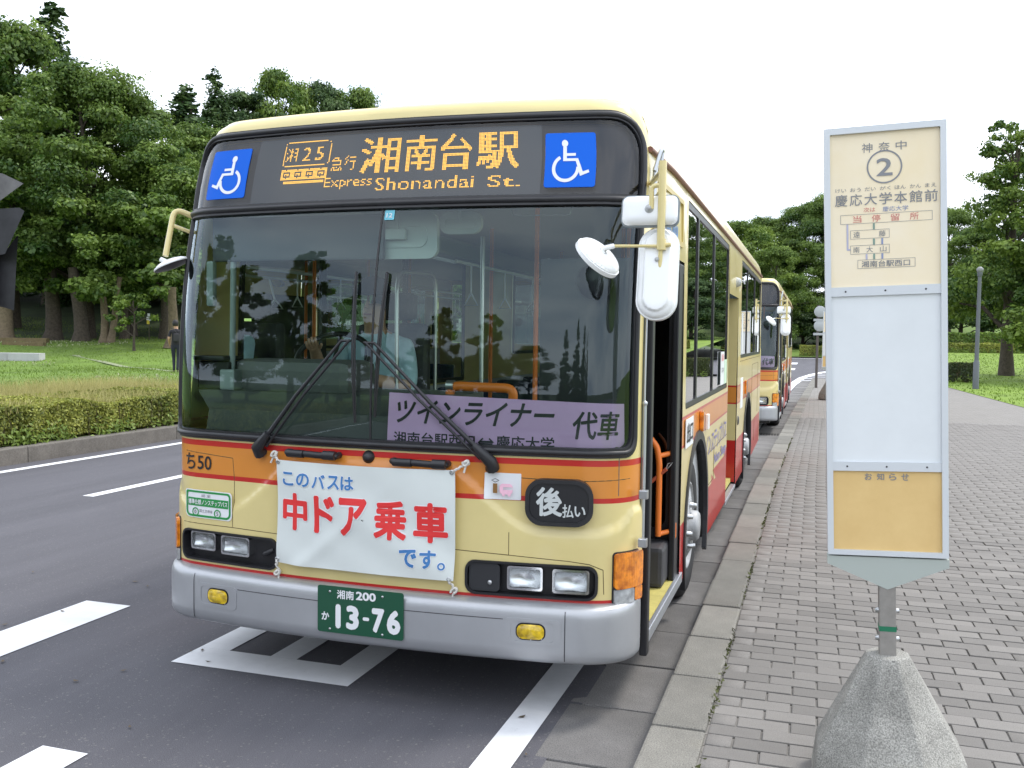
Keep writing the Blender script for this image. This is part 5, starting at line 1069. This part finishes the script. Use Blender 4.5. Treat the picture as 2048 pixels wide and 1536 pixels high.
def inner_mirror(name, u, v, y, w_, h_, rad, box=True):
    c = at_y(u, v, y); o = empty(name, tuple(c), bus); fm = plane_map((0, 0, 0), (1, 0, 0), (0, 0, 1)); wp = mat('inner_mirror_shell', (.62, .68, .66), .5)
    sheet('mirror_shell', rrect(-w_ / 2, w_ / 2, -h_ / 2, h_ / 2, rad, 6), [], fm, wp, o, th=.03, du=w_ / 8, off=lambda a, b: .01); sheet('shell_ridge', rrect(-w_ * .38, w_ * .38, -h_ * .26, h_ * .22, h_ * .2, 6), [rrect(-w_ * .36, w_ * .36, -h_ * .23, h_ * .19, h_ * .17, 6)], fm, wp, o, off=.018, th=.012)
    m = MB()
    if box: m.box(-.055, .055, -.05, -.015, -.022, .03, .005)
    m.tube([(0, -.02, 0), (0, -.02, h_ * .75)], .008, 6); m.build('mirror_mount', wp, o)
inner_mirror('inner_mirror', 798, 472, .40, .425, .232, .05); inner_mirror('inner_mirror', 922, 446, .48, .225, .11, .05, False)
mb = MB(); mb.lathe([(.0001, -.04), (.05, -.035), (.085, -.01), (.088, 0)], at_y(1190, 562, .32), 'y', 24); mb.build('round_inner_mirror', blackm, bus)
mb = MB(); mb.box(-1.1, -.1, .33, .36, 2.10, 2.33, .01); mb.build('sun_blind', mat('sun_blind', (.10, .105, .12), .6), bus)
mb = MB(); mb.tube([at_y(1022, 412, .34), at_y(1026, 431, .34), at_y(1140, 430, .34), at_y(1143, 410, .34)], .004, 6, fillet=.01); mb.build('blind_rail', steel, bus)
mb = MB(); mb.add([tuple(skin(-1.215 + .0, z, -.04) + Vector((dx, 0, 0))) for z, dx in ((2.05, 0), (2.05, .06), (1.70, .03), (1.55, 0))], [(0, 1, 2, 3)]); 
mb = MB(); c = Vector(at_y(424, 560, .28)); mb.box(c.x - .025, c.x + .02, .26, .30, c.z - .14, c.z + .10, .015); mb.build('pillar_speaker', mat('pole_grey', (.3, .4, .4), .4), bus)
# ================================================================== things on the bus
pc = tag(empty('window_placard', (0, 0, 0)), 'purple card with slanted black lettering inside the windscreen of the nearest bus', 'placard', 'purple cards in bus windscreens')
def placard(root, ox=0, oy=0):
    f = lambda s, z, d=0: skin(s, z, d - .022) + Vector((ox, oy, 0))
    sheet('card', [(.075, 1.215), (1.225, 1.205), (1.215, 1.428), (.65, 1.443), (.085, 1.456)], [], f, pinkc, root, du=.06, dv=.08, th=.003)
    lettering('card_lettering', 'ツインライナー', (.125, .875, 1.315, 1.425), f, black_ink, root, bold=.02, off=.002, shear=.3); lettering('card_lettering', '代車', (.955, 1.185, 1.268, 1.395), f, black_ink, root, bold=.02, off=.002, shear=.15)
    lettering('card_lettering', '湘南台駅西口⇔慶応大学', (.11, .875, 1.212, 1.275), f, black_ink, root, bold=.015, off=.002)
placard(pc)
# banner tied over the radiator grille
ban = tag(empty('cloth_banner', (0, 0, .6)), 'white vinyl banner with blue and red lettering tied across the bus front', 'banner')
def ban_map(u, v, d=0.0):
    # u, v in 0..1 over the banner; slightly slack vinyl standing clear of the body
    s = -.476 + u * .912 + .006 * math.sin(v * 3) ; z = .612 + (1.117 - .612) * v - .006 * math.sin(u * math.pi) + (.008 * (1 - u) if v < .5 else 0)
    w_ = .007 * math.sin(u * 9 + v * 4) * math.sin(v * 5 + 1) + .006 * math.sin((u + v) * 14) * (1 - v) * .5 + .010 * math.exp(-((u - v * .6 - .15) / .06) ** 2) * (1 - v)
    return skin(s, z, .052 + w_ + d) - Vector((0, 0, .6))
sheet('vinyl', rrect(0, 1, 0, 1, 0), [], ban_map, bannerm, ban, du=.02, dv=.03, th=.002)
def btext(body, rc, m_, bold, ob):
    v0 = lambda p: p / 1.0
    rc2 = rc
    lettering('banner_outline', body, (rc[0] - .004, rc[1] + .004, rc[2] - .006, rc[3] + .006), ban_map, wcwhite, ban, bold=bold + .035, off=.0015); lettering('banner_lettering', body, rc, ban_map, m_, ban, bold=bold, off=.003)
for ch, u0, u1 in (('こ', .038, .105), ('の', .122, .20), ('バ', .215, .29), ('ス', .305, .37), ('は', .378, .45)): btext(ch, (u0, u1, .765, .895), blue_ink, .025, .03)
for ch, u0, u1 in (('中', .035, .185), ('ド', .225, .345), ('ア', .37, .525), ('乗', .565, .745), ('車', .78, .965)): btext(ch, (u0, u1, .33, .70), red_ink, .035, .03)
for ch, u0, u1 in (('で', .71, .805), ('す', .82, .905)): btext(ch, (u0, u1, .095, .265), blue_ink, .03, .03)
btext('。', (.915, .955, .09, .16), blue_ink, .01, .03)
ropem = mat('white_rope', (.68, .66, .62), .9, var=.2, scale=60)
def rope(s, z, s2, z2, seed):
    r0 = random.Random(seed); mb = MB(); A = skin(s, z, .055); B = skin(s2, z2, .03); off_ = Vector((0, 0, -.6))
    pts_ = [A + (B - A) * (k / 7) + Vector((r0.uniform(-.006, .006), -.006 * (k % 2), r0.uniform(-.006, .006))) for k in range(8)]; mb.tube([p + off_ for p in pts_], .006, 6)
    for q in range(3): a0 = r0.uniform(0, 6); mb.tube([B + off_ + Vector((.014 * math.cos(a0 + t), -.006 - .004 * q, .012 * math.sin(a0 + t * 1.2))) for t in np.linspace(0, 5, 12)], .0055, 6)
    mb.tube([B + off_, B + off_ + Vector((r0.uniform(-.02, .02), -.01, -.045))], .005, 6)
    return mb.build('tie_rope', ropem, ban)
rope(-.466, 1.108, -.50, 1.142, 1); rope(.424, 1.108, .485, 1.150, 2); rope(-.470, .632, -.482, .565, 3); rope(.418, .612, .435, .565, 4)
for s, z in ((-.466, 1.108), (.424, 1.108), (-.470, .635), (.415, .618)): MB().lathe([(.006, -.003), (.011, -.003), (.012, 0)], skin(s, z, .056) - Vector((0, 0, .6)), 'y', 12).build('eyelet', steel, ban)
# ================================================================== people
def body(name, J, E, matfn, mats, parent=None, loc=(0, 0, 0), root='pelvis', sub=1):
    me = bpy.data.meshes.new(name); ks = list(J); ix = {k: i for i, k in enumerate(ks)}
    me.from_pydata([J[k][0] for k in ks], [(ix[a], ix[b]) for a, b in E], []); o = bpy.data.objects.new(name, me); COL.objects.link(o)
    o.modifiers.new('skin', 'SKIN'); sv_ = me.skin_vertices[0].data
    for k in ks: sv_[ix[k]].radius = J[k][1] if isinstance(J[k][1], tuple) else (J[k][1], J[k][1]); sv_[ix[k]].use_root = (k == root)
    sm = o.modifiers.new('sub', 'SUBSURF'); sm.levels = sub + 1; sm.render_levels = sub + 1
    dg = bpy.context.evaluated_depsgraph_get(); m2 = bpy.data.meshes.new_from_object(o.evaluated_get(dg)); bpy.data.objects.remove(o)
    m2.polygons.foreach_set('use_smooth', [True] * len(m2.polygons)); m2.materials.clear()
    for m_ in mats: m2.materials.append(m_)
    m2.polygons.foreach_set('material_index', [matfn(p.center) for p in m2.polygons]); m2.name = name
    o = bpy.data.objects.new(name, m2); COL.objects.link(o); o.location = loc
    if parent: o.parent = parent
    return o
def hand(J, E, wrist, at, d, side, pre, curl=.5):
    """palm and five unequal bent fingers from the wrist along direction d; side = thumb side"""
    d = Vector(d).normalized(); sd_ = Vector(side).normalized(); n = d.cross(sd_).normalized(); a = Vector(at)
    J[pre + 'palm'] = (tuple(a + d * .05), (.030, .018)); E.append((wrist, pre + 'palm'))
    for i, (off_, ln) in enumerate(((.030, .075), (.011, .085), (-.009, .08), (-.028, .062))):
        k = pre + 'f%d' % i; b = a + d * .085 + sd_ * off_; J[k + 'a'] = (tuple(b), .010); J[k + 'b'] = (tuple(b + d * ln * .5 + n * ln * .25 * curl), .009); J[k + 'c'] = (tuple(b + d * ln * (.8 - .3 * curl) + n * ln * .65 * curl), .008)
        E += [(pre + 'palm', k + 'a'), (k + 'a', k + 'b'), (k + 'b', k + 'c')]
    J[pre + 'ta'] = (tuple(a + d * .03 + sd_ * .036), .011); J[pre + 'tb'] = (tuple(a + d * .065 + sd_ * .055 + n * .012), .009); E += [(pre + 'palm', pre + 'ta'), (pre + 'ta', pre + 'tb')]
blackc = mat('black_shirt', (.020, .019, .024), .85); navy = mat('navy_trousers', (.018, .020, .036), .85); shoe = mat('shoe_beige', (.42, .36, .31), .7); hairm = mat('hair_black', (.010, .009, .010), .6); sky_shirt = mat('pale_blue_shirt', (.42, .60, .68), .85, var=.08, scale=20); bagm = mat('bag_grey', (.035, .033, .038), .8)
# walking person, back turned three quarters, at the lawn path
hgt = at_depth(352, 743, 31.5); wx, wy = float(hgt[0]), float(hgt[1]); wz = lawn_z(wx, wy)
J = {'pelvis': ((0, 0, .94), (.15, .115)), 'waist': ((0, 0, 1.08), (.135, .10)), 'chest': ((.01, 0, 1.30), (.165, .115)), 'neck': ((.01, .0, 1.47), .055), 'headb': ((-.01, 0, 1.56), (.075, .085)), 'head': ((-.015, 0, 1.66), (.08, .095)),
     'shl': ((-.17, 0, 1.40), .062), 'ell': ((-.22, -.04, 1.14), .045), 'wrl': ((-.20, .10, .96), .032), 'shr': ((.19, 0, 1.40), .062), 'elr': ((.24, -.02, 1.14), .045), 'wrr': ((.20, .12, .97), .032),
     'hl': ((-.085, 0, .86), .088), 'kl': ((-.07, .07, .50), .062), 'al': ((-.06, -.02, .10), .042), 'tl': ((-.075, .14, .035), .036), 'hr': ((.085, 0, .86), .088), 'kr': ((.07, .01, .50), .062), 'ar': ((.05, -.10, .11), .042), 'tr': ((.06, .05, .035), .036)}
E_ = [('pelvis', 'waist'), ('waist', 'chest'), ('chest', 'neck'), ('neck', 'headb'), ('headb', 'head'), ('chest', 'shl'), ('shl', 'ell'), ('ell', 'wrl'), ('chest', 'shr'), ('shr', 'elr'), ('elr', 'wrr'), ('pelvis', 'hl'), ('hl', 'kl'), ('kl', 'al'), ('al', 'tl'), ('pelvis', 'hr'), ('hr', 'kr'), ('kr', 'ar'), ('ar', 'tr')]
hand(J, E_, 'wrl', J['wrl'][0], (.02, .05, -.1), (.3, 1, 0), 'L'); hand(J, E_, 'wrr', J['wrr'][0], (-.02, .05, -.1), (-.3, 1, 0), 'R')
def wmat(c):
    if c.z < .085: return 3
    if c.z < .93 and abs(c.x) < .175: return 1
    if c.z > 1.475 or (abs(c.x) > .155 and c.z < 1.20): return 2
    return 0
ped = body('person', J, E_, wmat, [blackc, navy, skinm, shoe], None, (wx, wy, wz)); ped.rotation_euler = (0, 0, R(35)); tag(ped, 'person in black shirt and dark trousers walking away on the lawn', 'person')
mb = MB(); mb.lathe([(.0001, .135), (.05, .125), (.085, .08), (.098, .02), (.092, -.045), (.075, -.08)], (-.012, -.012, 1.64), 'z', 16); mb.build('hair', hairm, ped)
bag = tag(empty('shoulder_bag', (0, 0, 0)), 'small dark bag on the back of the walking person', 'bag'); bag.location = (wx + .02, wy - .1, wz + 1.05); bag.rotation_euler = (0, 0, R(35)); mb = MB(); mb.box(-.02, .17, -.17, -.09, 0, .26, .03); mb.build('bag_body', bagm, bag); mb = MB(); mb.tube([(.1, -.12, .25), (-.02, -.125, .40), (-.10, -.02, .44)], .012, 6); mb.build('bag_strap', bagm, bag)
# driver
J = {'pelvis': ((0, 0, 0), (.16, .13)), 'waist': ((0, .02, .17), (.15, .12)), 'chest': ((0, .0, .40), (.185, .13)), 'neck': ((0, -.02, .57), .058), 'headb': ((0, -.045, .66), (.075, .085)), 'head': ((0, -.045, .77), (.082, .098)),
     'shl': ((-.20, 0, .49), .07), 'ell': ((-.27, -.22, .30), .052), 'wrl': ((-.20, -.42, .46), .036), 'shr': ((.20, 0, .49), .07), 'elr': ((.30, -.16, .24), .055), 'wrr': ((.14, -.36, .30), .038), 'hl': ((-.10, -.1, -.02), .10), 'kl': ((-.14, -.45, .02), .075), 'al': ((-.13, -.55, -.40), .05), 'tl': ((-.13, -.68, -.46), .04), 'hr': ((.10, -.1, -.02), .10), 'kr': ((.14, -.45, .02), .075), 'ar': ((.13, -.55, -.40), .05), 'tr': ((.13, -.68, -.46), .04)}
E_ = [('pelvis', 'waist'), ('waist', 'chest'), ('chest', 'neck'), ('neck', 'headb'), ('headb', 'head'), ('chest', 'shl'), ('shl', 'ell'), ('ell', 'wrl'), ('chest', 'shr'), ('shr', 'elr'), ('elr', 'wrr'), ('pelvis', 'hl'), ('hl', 'kl'), ('kl', 'al'), ('al', 'tl'), ('pelvis', 'hr'), ('hr', 'kr'), ('kr', 'ar'), ('ar', 'tr')]
hand(J, E_, 'wrl', J['wrl'][0], (.1, -.3, .1), (1, .2, .3), 'L', .9); hand(J, E_, 'wrr', J['wrr'][0], (-.6, -.2, -.1), (0, -.5, 1), 'R', .8)
def dmat(c):
    if c.z > .575: return 2
    if c.y < -.20 and abs(c.x) > .1 and c.z > .13: return 2
    if c.z < .06: return 1
    return 0
drv = body('person', J, E_, dmat, [sky_shirt, navy, skinm], None, (-.66, 1.42, 1.16)); tag(drv, 'driver in pale blue shirt seated behind the steering wheel of the nearest bus', 'person')
mb = MB(); mb.lathe([(.0001, .13), (.06, .12), (.10, .07), (.108, .02), (.13, .012), (.0001, .008)], (0, -.05, .80), 'z', 18); mb.build('cap', navy, drv)
mb = MB()
for g in (-.032, .032): mb.lathe([(.0001, -.008), (.010, -.004), (.012, .002)], (g, -.135, .765), 'y', 8)
mb.build('eye', hairm, drv); mb = MB(); mb.tube([(0, -.13, .775), (0, -.158, .725)], [.010, .016], 6); mb.build('nose', skinm, drv); mb = MB(); mb.tube([(-.025, -.135, .69), (0, -.142, .687), (.025, -.135, .69)], .005, 5); mb.build('mouth', mat('lip', (.3, .1, .08), .6), drv)
mb = MB(); mb.add([(-.02, -.128, .50), (.02, -.128, .50), (.03, -.135, .30), (0, -.135, .24), (-.03, -.135, .30)], [(0, 4, 3, 2, 1)]); mb.build('necktie', navy, drv)
# ================================================================== bus stop sign
frame_m = mat('sign_frame_alum', (.62, .65, .68), .45, metal=.15); panel_c = mat('sign_panel_cream', (.88, .78, .61), .5, var=.03, scale=3, dirt=(.86, .73, .50)); panel_w = mat('sign_panel_white', (.74, .77, .79), .4, var=.05, scale=4); panel_o = mat('sign_panel_orange', (.72, .51, .22), .55, var=.05, scale=9, dirt=(.68, .465, .19)); brk = mat('sign_bracket', (.40, .44, .41), .55); polem = mat('post_galvanised', (.26, .245, .225), .6, var=.15, scale=30)
BW, BH = .395, 1.50
def stop_sign(name, full=True):
    o = empty(name); f = plane_map((0, 0, 0), (1, 0, 0), (0, 0, 1)); Z0 = .82; hw = BW / 2
    # concrete foot: eight-sided frustum on a low lip
    mb = MB(); lv = [(.275, 0), (.285, .03), (.262, .165), (.075, .50), (.0001, .50)]; n = 8
    V = [(r0 * math.cos(math.pi / 8 + k * math.pi / 4) , r0 * math.sin(math.pi / 8 + k * math.pi / 4), z) for r0, z in lv for k in range(n)]
    bm = bmesh.new(); vv = [bm.verts.new(p) for p in V[:32]]
    for i in range(3):
        for k in range(n): bm.faces.new((vv[i * n + k], vv[i * n + (k + 1) % n], vv[(i + 1) * n + (k + 1) % n], vv[(i + 1) * n + k]))
    bm.faces.new([vv[24 + k] for k in range(n)]); bm.faces.new([vv[k] for k in range(n)][::-1])
    bmesh.ops.bevel(bm, geom=bm.edges[:], offset=.005, segments=1, affect='EDGES', profile=.5); me = bpy.data.meshes.new('concrete_base'); bm.to_mesh(me); bm.free(); link('concrete_base', me, o, base_m)
    mb = MB(); mb.box(-.028, .028, -.028, .028, .46, Z0 - .02, .004); mb.build('post', polem, o)
    mb = MB(); mb.box(-.0285, .0285, -.0287, .0287, .585, .603); mb.build('green_tape', mat('green_tape', (.01, .16, .08), .5), o)
    for z in (.555, .655):
        for g in (-1, 1): MB().lathe([(.0001, .012 * g), (.009, .012 * g), (.009, 0)], (g * .028, -.005, z), 'x', 6).build('bolt', steel, o)
    sheet('bracket', [(-hw - .002, Z0), (0, Z0 - .085), (hw + .002, Z0), (hw + .002, Z0 + .028), (-hw - .002, Z0 + .028)], [], plane_map((0, -.03, 0), (1, 0, 0), (0, 0, 1)), brk, o, th=.06)
    z1, z2 = Z0 + .034, Z0 + .034 + BH; h1, h2 = z1 + .315, z1 + .93
    sheet('sign_frame', rrect(-hw, hw, z1, z2, .004, 2), [rrect(-hw + .020, hw - .020, z1 + .018, z2 - .022, .002, 2)], plane_map((0, -.036, 0), (1, 0, 0), (0, 0, 1)), frame_m, o, th=.07)
    fp = plane_map((0, -.024, 0), (1, 0, 0), (0, 0, 1)); W = hw - .018
    pa = sheet('name_panel', rrect(-W, W, h2, z2 - .02, 0), [], fp, panel_c, o, th=.004); pw = sheet('timetable_panel', rrect(-W, W, h1, h2, 0), [], fp, panel_w, o, th=.004); po = sheet('notice_panel', rrect(-W, W, z1 + .016, h1, 0), [], fp, panel_o, o, th=.004); sheet('back_panel', rrect(-W, W, z1 + .016, z2 - .02, 0), [], plane_map((0, .02, 0), (1, 0, 0), (0, 0, 1)), brk, o, th=.002)
    for h_ in (h1, h2): b_ = sheet('cross_bar', rrect(-W, W, h_ - .016, h_ + .016, 0), [], plane_map((0, -.032, 0), (1, 0, 0), (0, 0, 1)), frame_m, o, th=.01); mb = MB(); [mb.lathe([(.0001, -.002), (.003, -.0015), (.0035, 0)], (x, -.032, h_), 'y', 8) for x in (-.13, 0, .13)]; mb.build('screw', darkgrey, b_)
    T = z2 - .022; X = lambda a: -W + (a - 68) / (962 - 68) * 2 * W      # drawing coordinates of the panel
    Y = lambda b: T - (b - 100) / (1410 - 100) * (T - h2 - .016)
    L = lambda body, a0, a1, b0, b1, m_, bo=0.0: lettering('sign_lettering', body, (X(a0), X(a1), Y(b1), Y(b0)), fp, m_, pa, bold=bo, off=.0015)
    gi = mat('sign_grey_ink', (.23, .24, .26), .5); ri = mat('sign_red_ink', (.62, .20, .18), .5); bi = mat('sign_blue_ink', (.25, .30, .48), .5); gn = mat('sign_green_ink', (.22, .33, .27), .5); lv_ = mat('sign_lavender_ink', (.45, .45, .60), .5)
    if full:
        L('神', 335, 422, 190, 270, gi); L('奈', 470, 560, 190, 270, gi); L('中', 608, 695, 190, 265, gi); L('2', 452, 582, 325, 475, gi, .012)
        sheet('ring', [(X(517) + .0575 * math.cos(t), Y(398) + .0575 * math.sin(t)) for t in np.linspace(0, 6.283, 41)[:-1]], [[(X(517) + .0525 * math.cos(t), Y(398) + .0525 * math.sin(t)) for t in np.linspace(0, 6.283, 41)[:-1]]], fp, gi, pa, off=.0015)
        for i, (k_, h_) in enumerate(zip('慶応大学本館前', ('けい', 'おう', 'だい', 'がく', 'ほん', 'かん', 'まえ'))): a0 = 112 + i * 120.5; L(k_, a0, a0 + 102, 615, 715, gi, .005); L(h_, a0 + 4, a0 + 92, 562, 595, gi)
        L('次は', 345, 440, 735, 775, ri); L('慶応大学', 500, 705, 735, 778, bi)
        def fbox(a0, a1, b0, b1): sheet('route_box', rrect(X(a0), X(a1), Y(b1), Y(b0), 0), [rrect(X(a0) + .0012, X(a1) - .0012, Y(b1) + .0012, Y(b0) - .0012, 0)], fp, gi, pa, off=.0015)
        def bar(a0, a1, b0, b1, m_): sheet('route_line', rrect(X(a0), X(a1), Y(b1), Y(b0), 0), [], fp, m_, pa, off=.0015)
        fbox(155, 895, 790, 870); fbox(235, 553, 925, 1000); fbox(235, 553, 1055, 1130); fbox(293, 758, 1180, 1255)
        for i, ch in enumerate('当停留所'): L(ch, 258 + i * 153, 328 + i * 153, 800, 860, ri)
        L('遠', 260, 315, 937, 988, gi); L('藤', 468, 523, 937, 988, gi); L('南', 258, 310, 1067, 1118, gi); L('大', 366, 418, 1067, 1118, gi); L('山', 476, 528, 1067, 1118, gi); L('湘南台駅西口', 326, 716, 1190, 1245, gi, .008)
        bar(205, 219, 872, 1095, lv_); bar(219, 234, 1082, 1095, lv_); bar(420, 436, 872, 924, gn); bar(420, 436, 1002, 1054, gn); bar(420, 436, 1132, 1178, gn); bar(487, 502, 1002, 1054, bi); bar(487, 502, 1132, 1178, bi); bar(360, 374, 1132, 1178, lv_)
        for i, ch in enumerate('お知らせ'): lettering('sign_lettering', ch, (-.072 + i * .04, -.072 + i * .04 + .024, h1 - .048, h1 - .024), fp, gi, po, bold=.012, off=.0015)
    return o
sg_ = stop_sign('bus_stop_sign'); tag(sg_, 'tall bus stop sign on a concrete foot, nearest on the brick pavement', 'bus stop sign'); sg_.location = (2.266, -.43, .118); sg_.rotation_euler = (0, R(-2.2), R(1))
s2 = copy_tree(sg_); tag(s2, 'far bus stop board partly hidden behind the nearest sign board', 'bus stop sign'); p = at_y(1660, 700, 22.5); s2.location = (p[0], 22.5, .152); s2.rotation_euler = (0, 0, R(2))
# ---- far pole with two grey discs seen from behind
fp_ = empty('stop_pole'); p = at_z(1632, 775, .15); fp_.location = tuple(p); tag(fp_, 'thin dark pole with two grey discs standing at the far end of the pavement', 'stop pole'); dsk = mat('disc_back_grey', (.40, .42, .43), .6); d_ = 31.5 / FPX
mb = MB(); mb.tube([(0, 0, -.1), (0, 0, 2.75)], .045, 10); mb.build('pole', mat('pole_brown', (.09, .075, .065), .7), fp_)
for v in (624, 652): mb = MB(); mb.lathe([(.0001, -.07), (.18, -.07), (.19, -.06), (.18, -.04), (.0001, -.04)], (.06, 0, (775 - v) * d_), 'y', 24); mb.build('disc', dsk, fp_)
for v in (640, 668): mb = MB(); mb.box(-.14, .20, -.075, -.045, (775 - v) * d_ - .05, (775 - v) * d_ + .03, .01); mb.build('name_plate', dsk, fp_)
# ---- lamp post, sculpture, granite wall, notices
lp_ = empty('lamp_post'); p = at_z(1951, 778, .15); lp_.location = tuple(p); tag(lp_, 'slim grey lamp post at the edge of the right lawn', 'lamp post'); gp = mat('lamp_post_grey', (.11, .12, .135), .5)
mb = MB(); mb.lathe([(.105, -.1), (.10, 0), (.095, .92), (.075, .95), (.07, 1.0), (.058, 3.8)], (0, 0, 0), 'z', 16); mb.build('post', gp, lp_); mb = MB(); mb.lathe([(.06, 3.78), (.085, 3.84), (.085, 3.95)], (0, 0, 0), 'z', 16); mb.build('lamp_collar', gp, lp_)
mb = MB(); mb.lathe([(.08, 3.95), (.11, 3.98), (.11, 4.06), (.05, 4.12), (.0001, 4.13)], (0, 0, 0), 'z', 16); mb.build('lamp_head', mat('lamp_cap_grey', (.22, .225, .23), .5), lp_)
sc = empty('metal_sculpture'); p = at_depth(-60, 640, 15); sc.location = (p[0], p[1], lawn_z(p[0], p[1])); tag(sc, 'dark angular metal sculpture cut by the left edge', 'sculpture'); scm = mat('dark_steel_plate', (.045, .045, .052), .45, metal=.5, var=.3, scale=3)
def slab(pts, y, th_, parent, nm='metal_plate'):
    P = [at_depth(u, v, 15 + y) - np.array(sc.location) for u, v in pts]; Bk = [at_depth(u, v, 15 + y + th_) - np.array(sc.location) for u, v in pts]; n = len(P)
    scm2 = mat('grey_steel_plate', (.14, .135, .14), .5, metal=.4, var=.3, scale=4)
    return MB().add([tuple(q) for q in P + Bk], [tuple(range(n))[::-1], tuple(range(n, 2 * n))] + [(k, (k + 1) % n, n + (k + 1) % n, n + k) for k in range(n)]).build(nm, scm2 if y == 0 else scm, parent)
slab([(-120, 330), (5, 347), (47, 367), (-5, 405), (-120, 420)], 0, .3, sc); slab([(-120, 425), (38, 415), (49, 422), (10, 508), (-60, 520), (-120, 520)], .1, .35, sc); slab([(-120, 500), (12, 500), (36, 470), (28, 621), (5, 614), (-120, 600)], .4, .25, sc)
mb = MB(); mb.tube([(0, 0, -.2), (0, .4, 3.6)], .16, 12); mb.build('mast', scm, sc)
gw = empty('granite_wall'); p = at_depth(78, 722, 37); gw.location = (p[0], p[1], lawn_z(p[0], p[1])); tag(gw, 'low pale granite wall lying in the left lawn', 'wall'); gw.rotation_euler = (0, 0, YAW)
for k in range(3): MB().box(-1.25 * (k + 1) - k * .01, -1.25 * k - k * .01, 0, .5, -.2, .31, .01).build('granite_block', granite_m, gw)
bs = empty('wooden_step'); p = at_depth(30, 694, 42); bs.location = (p[0], p[1], lawn_z(p[0], p[1])); bs.rotation_euler = (0, 0, YAW); tag(bs, 'brown timber edging steps in the grass at the left', 'step'); wd = mat('old_timber', (.16, .12, .06), .9, var=.3, scale=8)
MB().box(-.6, 1.25, 0, .3, -.1, .14, .01).build('timber', wd, bs); MB().box(-1.5, .8, 1.2, 1.5, 0, .32, .01).build('timber', wd, bs)
nb_ = empty('notice_boxes'); p = at_depth(297, 645, 46); nb_.location = tuple(p); tag(nb_, 'white and yellow notices hanging in the shade under the trees', 'notice'); yl = mat('notice_yellow', (.75, .60, .05), .6)
MB().box(-.06, .06, 0, .03, .30, .44).build('white_notice', white_s, nb_); MB().box(-.12, .0, 0, .03, .12, .28).build('white_notice', white_s, nb_); MB().box(.01, .12, 0, .03, .08, .27).build('white_notice', white_s, nb_); MB().box(-.10, .03, 0, .03, -.08, .11).build('yellow_notice', yl, nb_); MB().tube([(0, .04, -2.6), (0, .04, .44)], .02, 6).build('stake', bark, nb_)
# path of stepping edging across the lawn
pts_ = [at_depth(u, v, t) for u, v, t in ((150, 705, 39), (200, 712, 37), (250, 722, 35), (300, 730, 33.5), (345, 740, 32))]
mb = MB(); V = []
for q in pts_: z = lawn_z(q[0], q[1]) + .012; V += [(q[0] - .12, q[1] - .1, z), (q[0] + .12, q[1] + .12, z)]
mb.add(V, [(2 * k, 2 * k + 1, 2 * k + 3, 2 * k + 2) for k in range(len(pts_) - 1)]); tag(mb.build('path', mat('path_moss', (.22, .25, .14), .95, var=.3, scale=4)), 'narrow pale stone edging path crossing the lawn', None, kind='structure')
# drain grating in the gutter between the buses
dg_ = empty('drain_grating', (KX(13.6) - .24, 13.7, 0)); tag(dg_, 'iron drain grating in the gutter beside the second bus', 'grating')
for k in range(9): MB().box(-.2 + k * .048, -.175 + k * .048, -.15, .15, .0, .012).build('bar', mat('cast_iron', (.03, .028, .027), .7), dg_)
# fallen leaves and grit on the road
V = []; Q = []
for k in range(60):
    x, y = rng.uniform(-4.5, 1.0), rng.uniform(-1.2, 3.5); s = rng.uniform(.006, .016); a_ = rng.uniform(0, 6.28); b_ = len(V)
    for t in range(4): V.append((x + s * math.cos(a_ + t * 1.57) * (1.6 if t % 2 else .8), y + s * math.sin(a_ + t * 1.57) * (1.6 if t % 2 else .8), .008 + .004 * (t % 2)))
    Q.append((b_, b_ + 1, b_ + 2, b_ + 3))
o = mesh_np('leaf_litter', np.array(V), np.array(Q), mat('dead_leaf', (.10, .075, .05), .9)); tag(o, 'scattered dry leaf scraps on the asphalt', None, kind='stuff')
# ================================================================== second bus
b2 = copy_tree(bus, None, skip=('lit_dots', 'wheelchair_sticker', 'fare_sign')); b2.location = (.13, 13.35, 0); tag(b2, 'second cream city bus standing behind the nearest bus', 'bus', 'city buses standing at the kerb')
p2 = copy_tree(pc); p2.location = (.13, 13.35, 0); tag(p2, 'purple card in the windscreen of the second bus', 'placard', 'purple cards in bus windscreens')
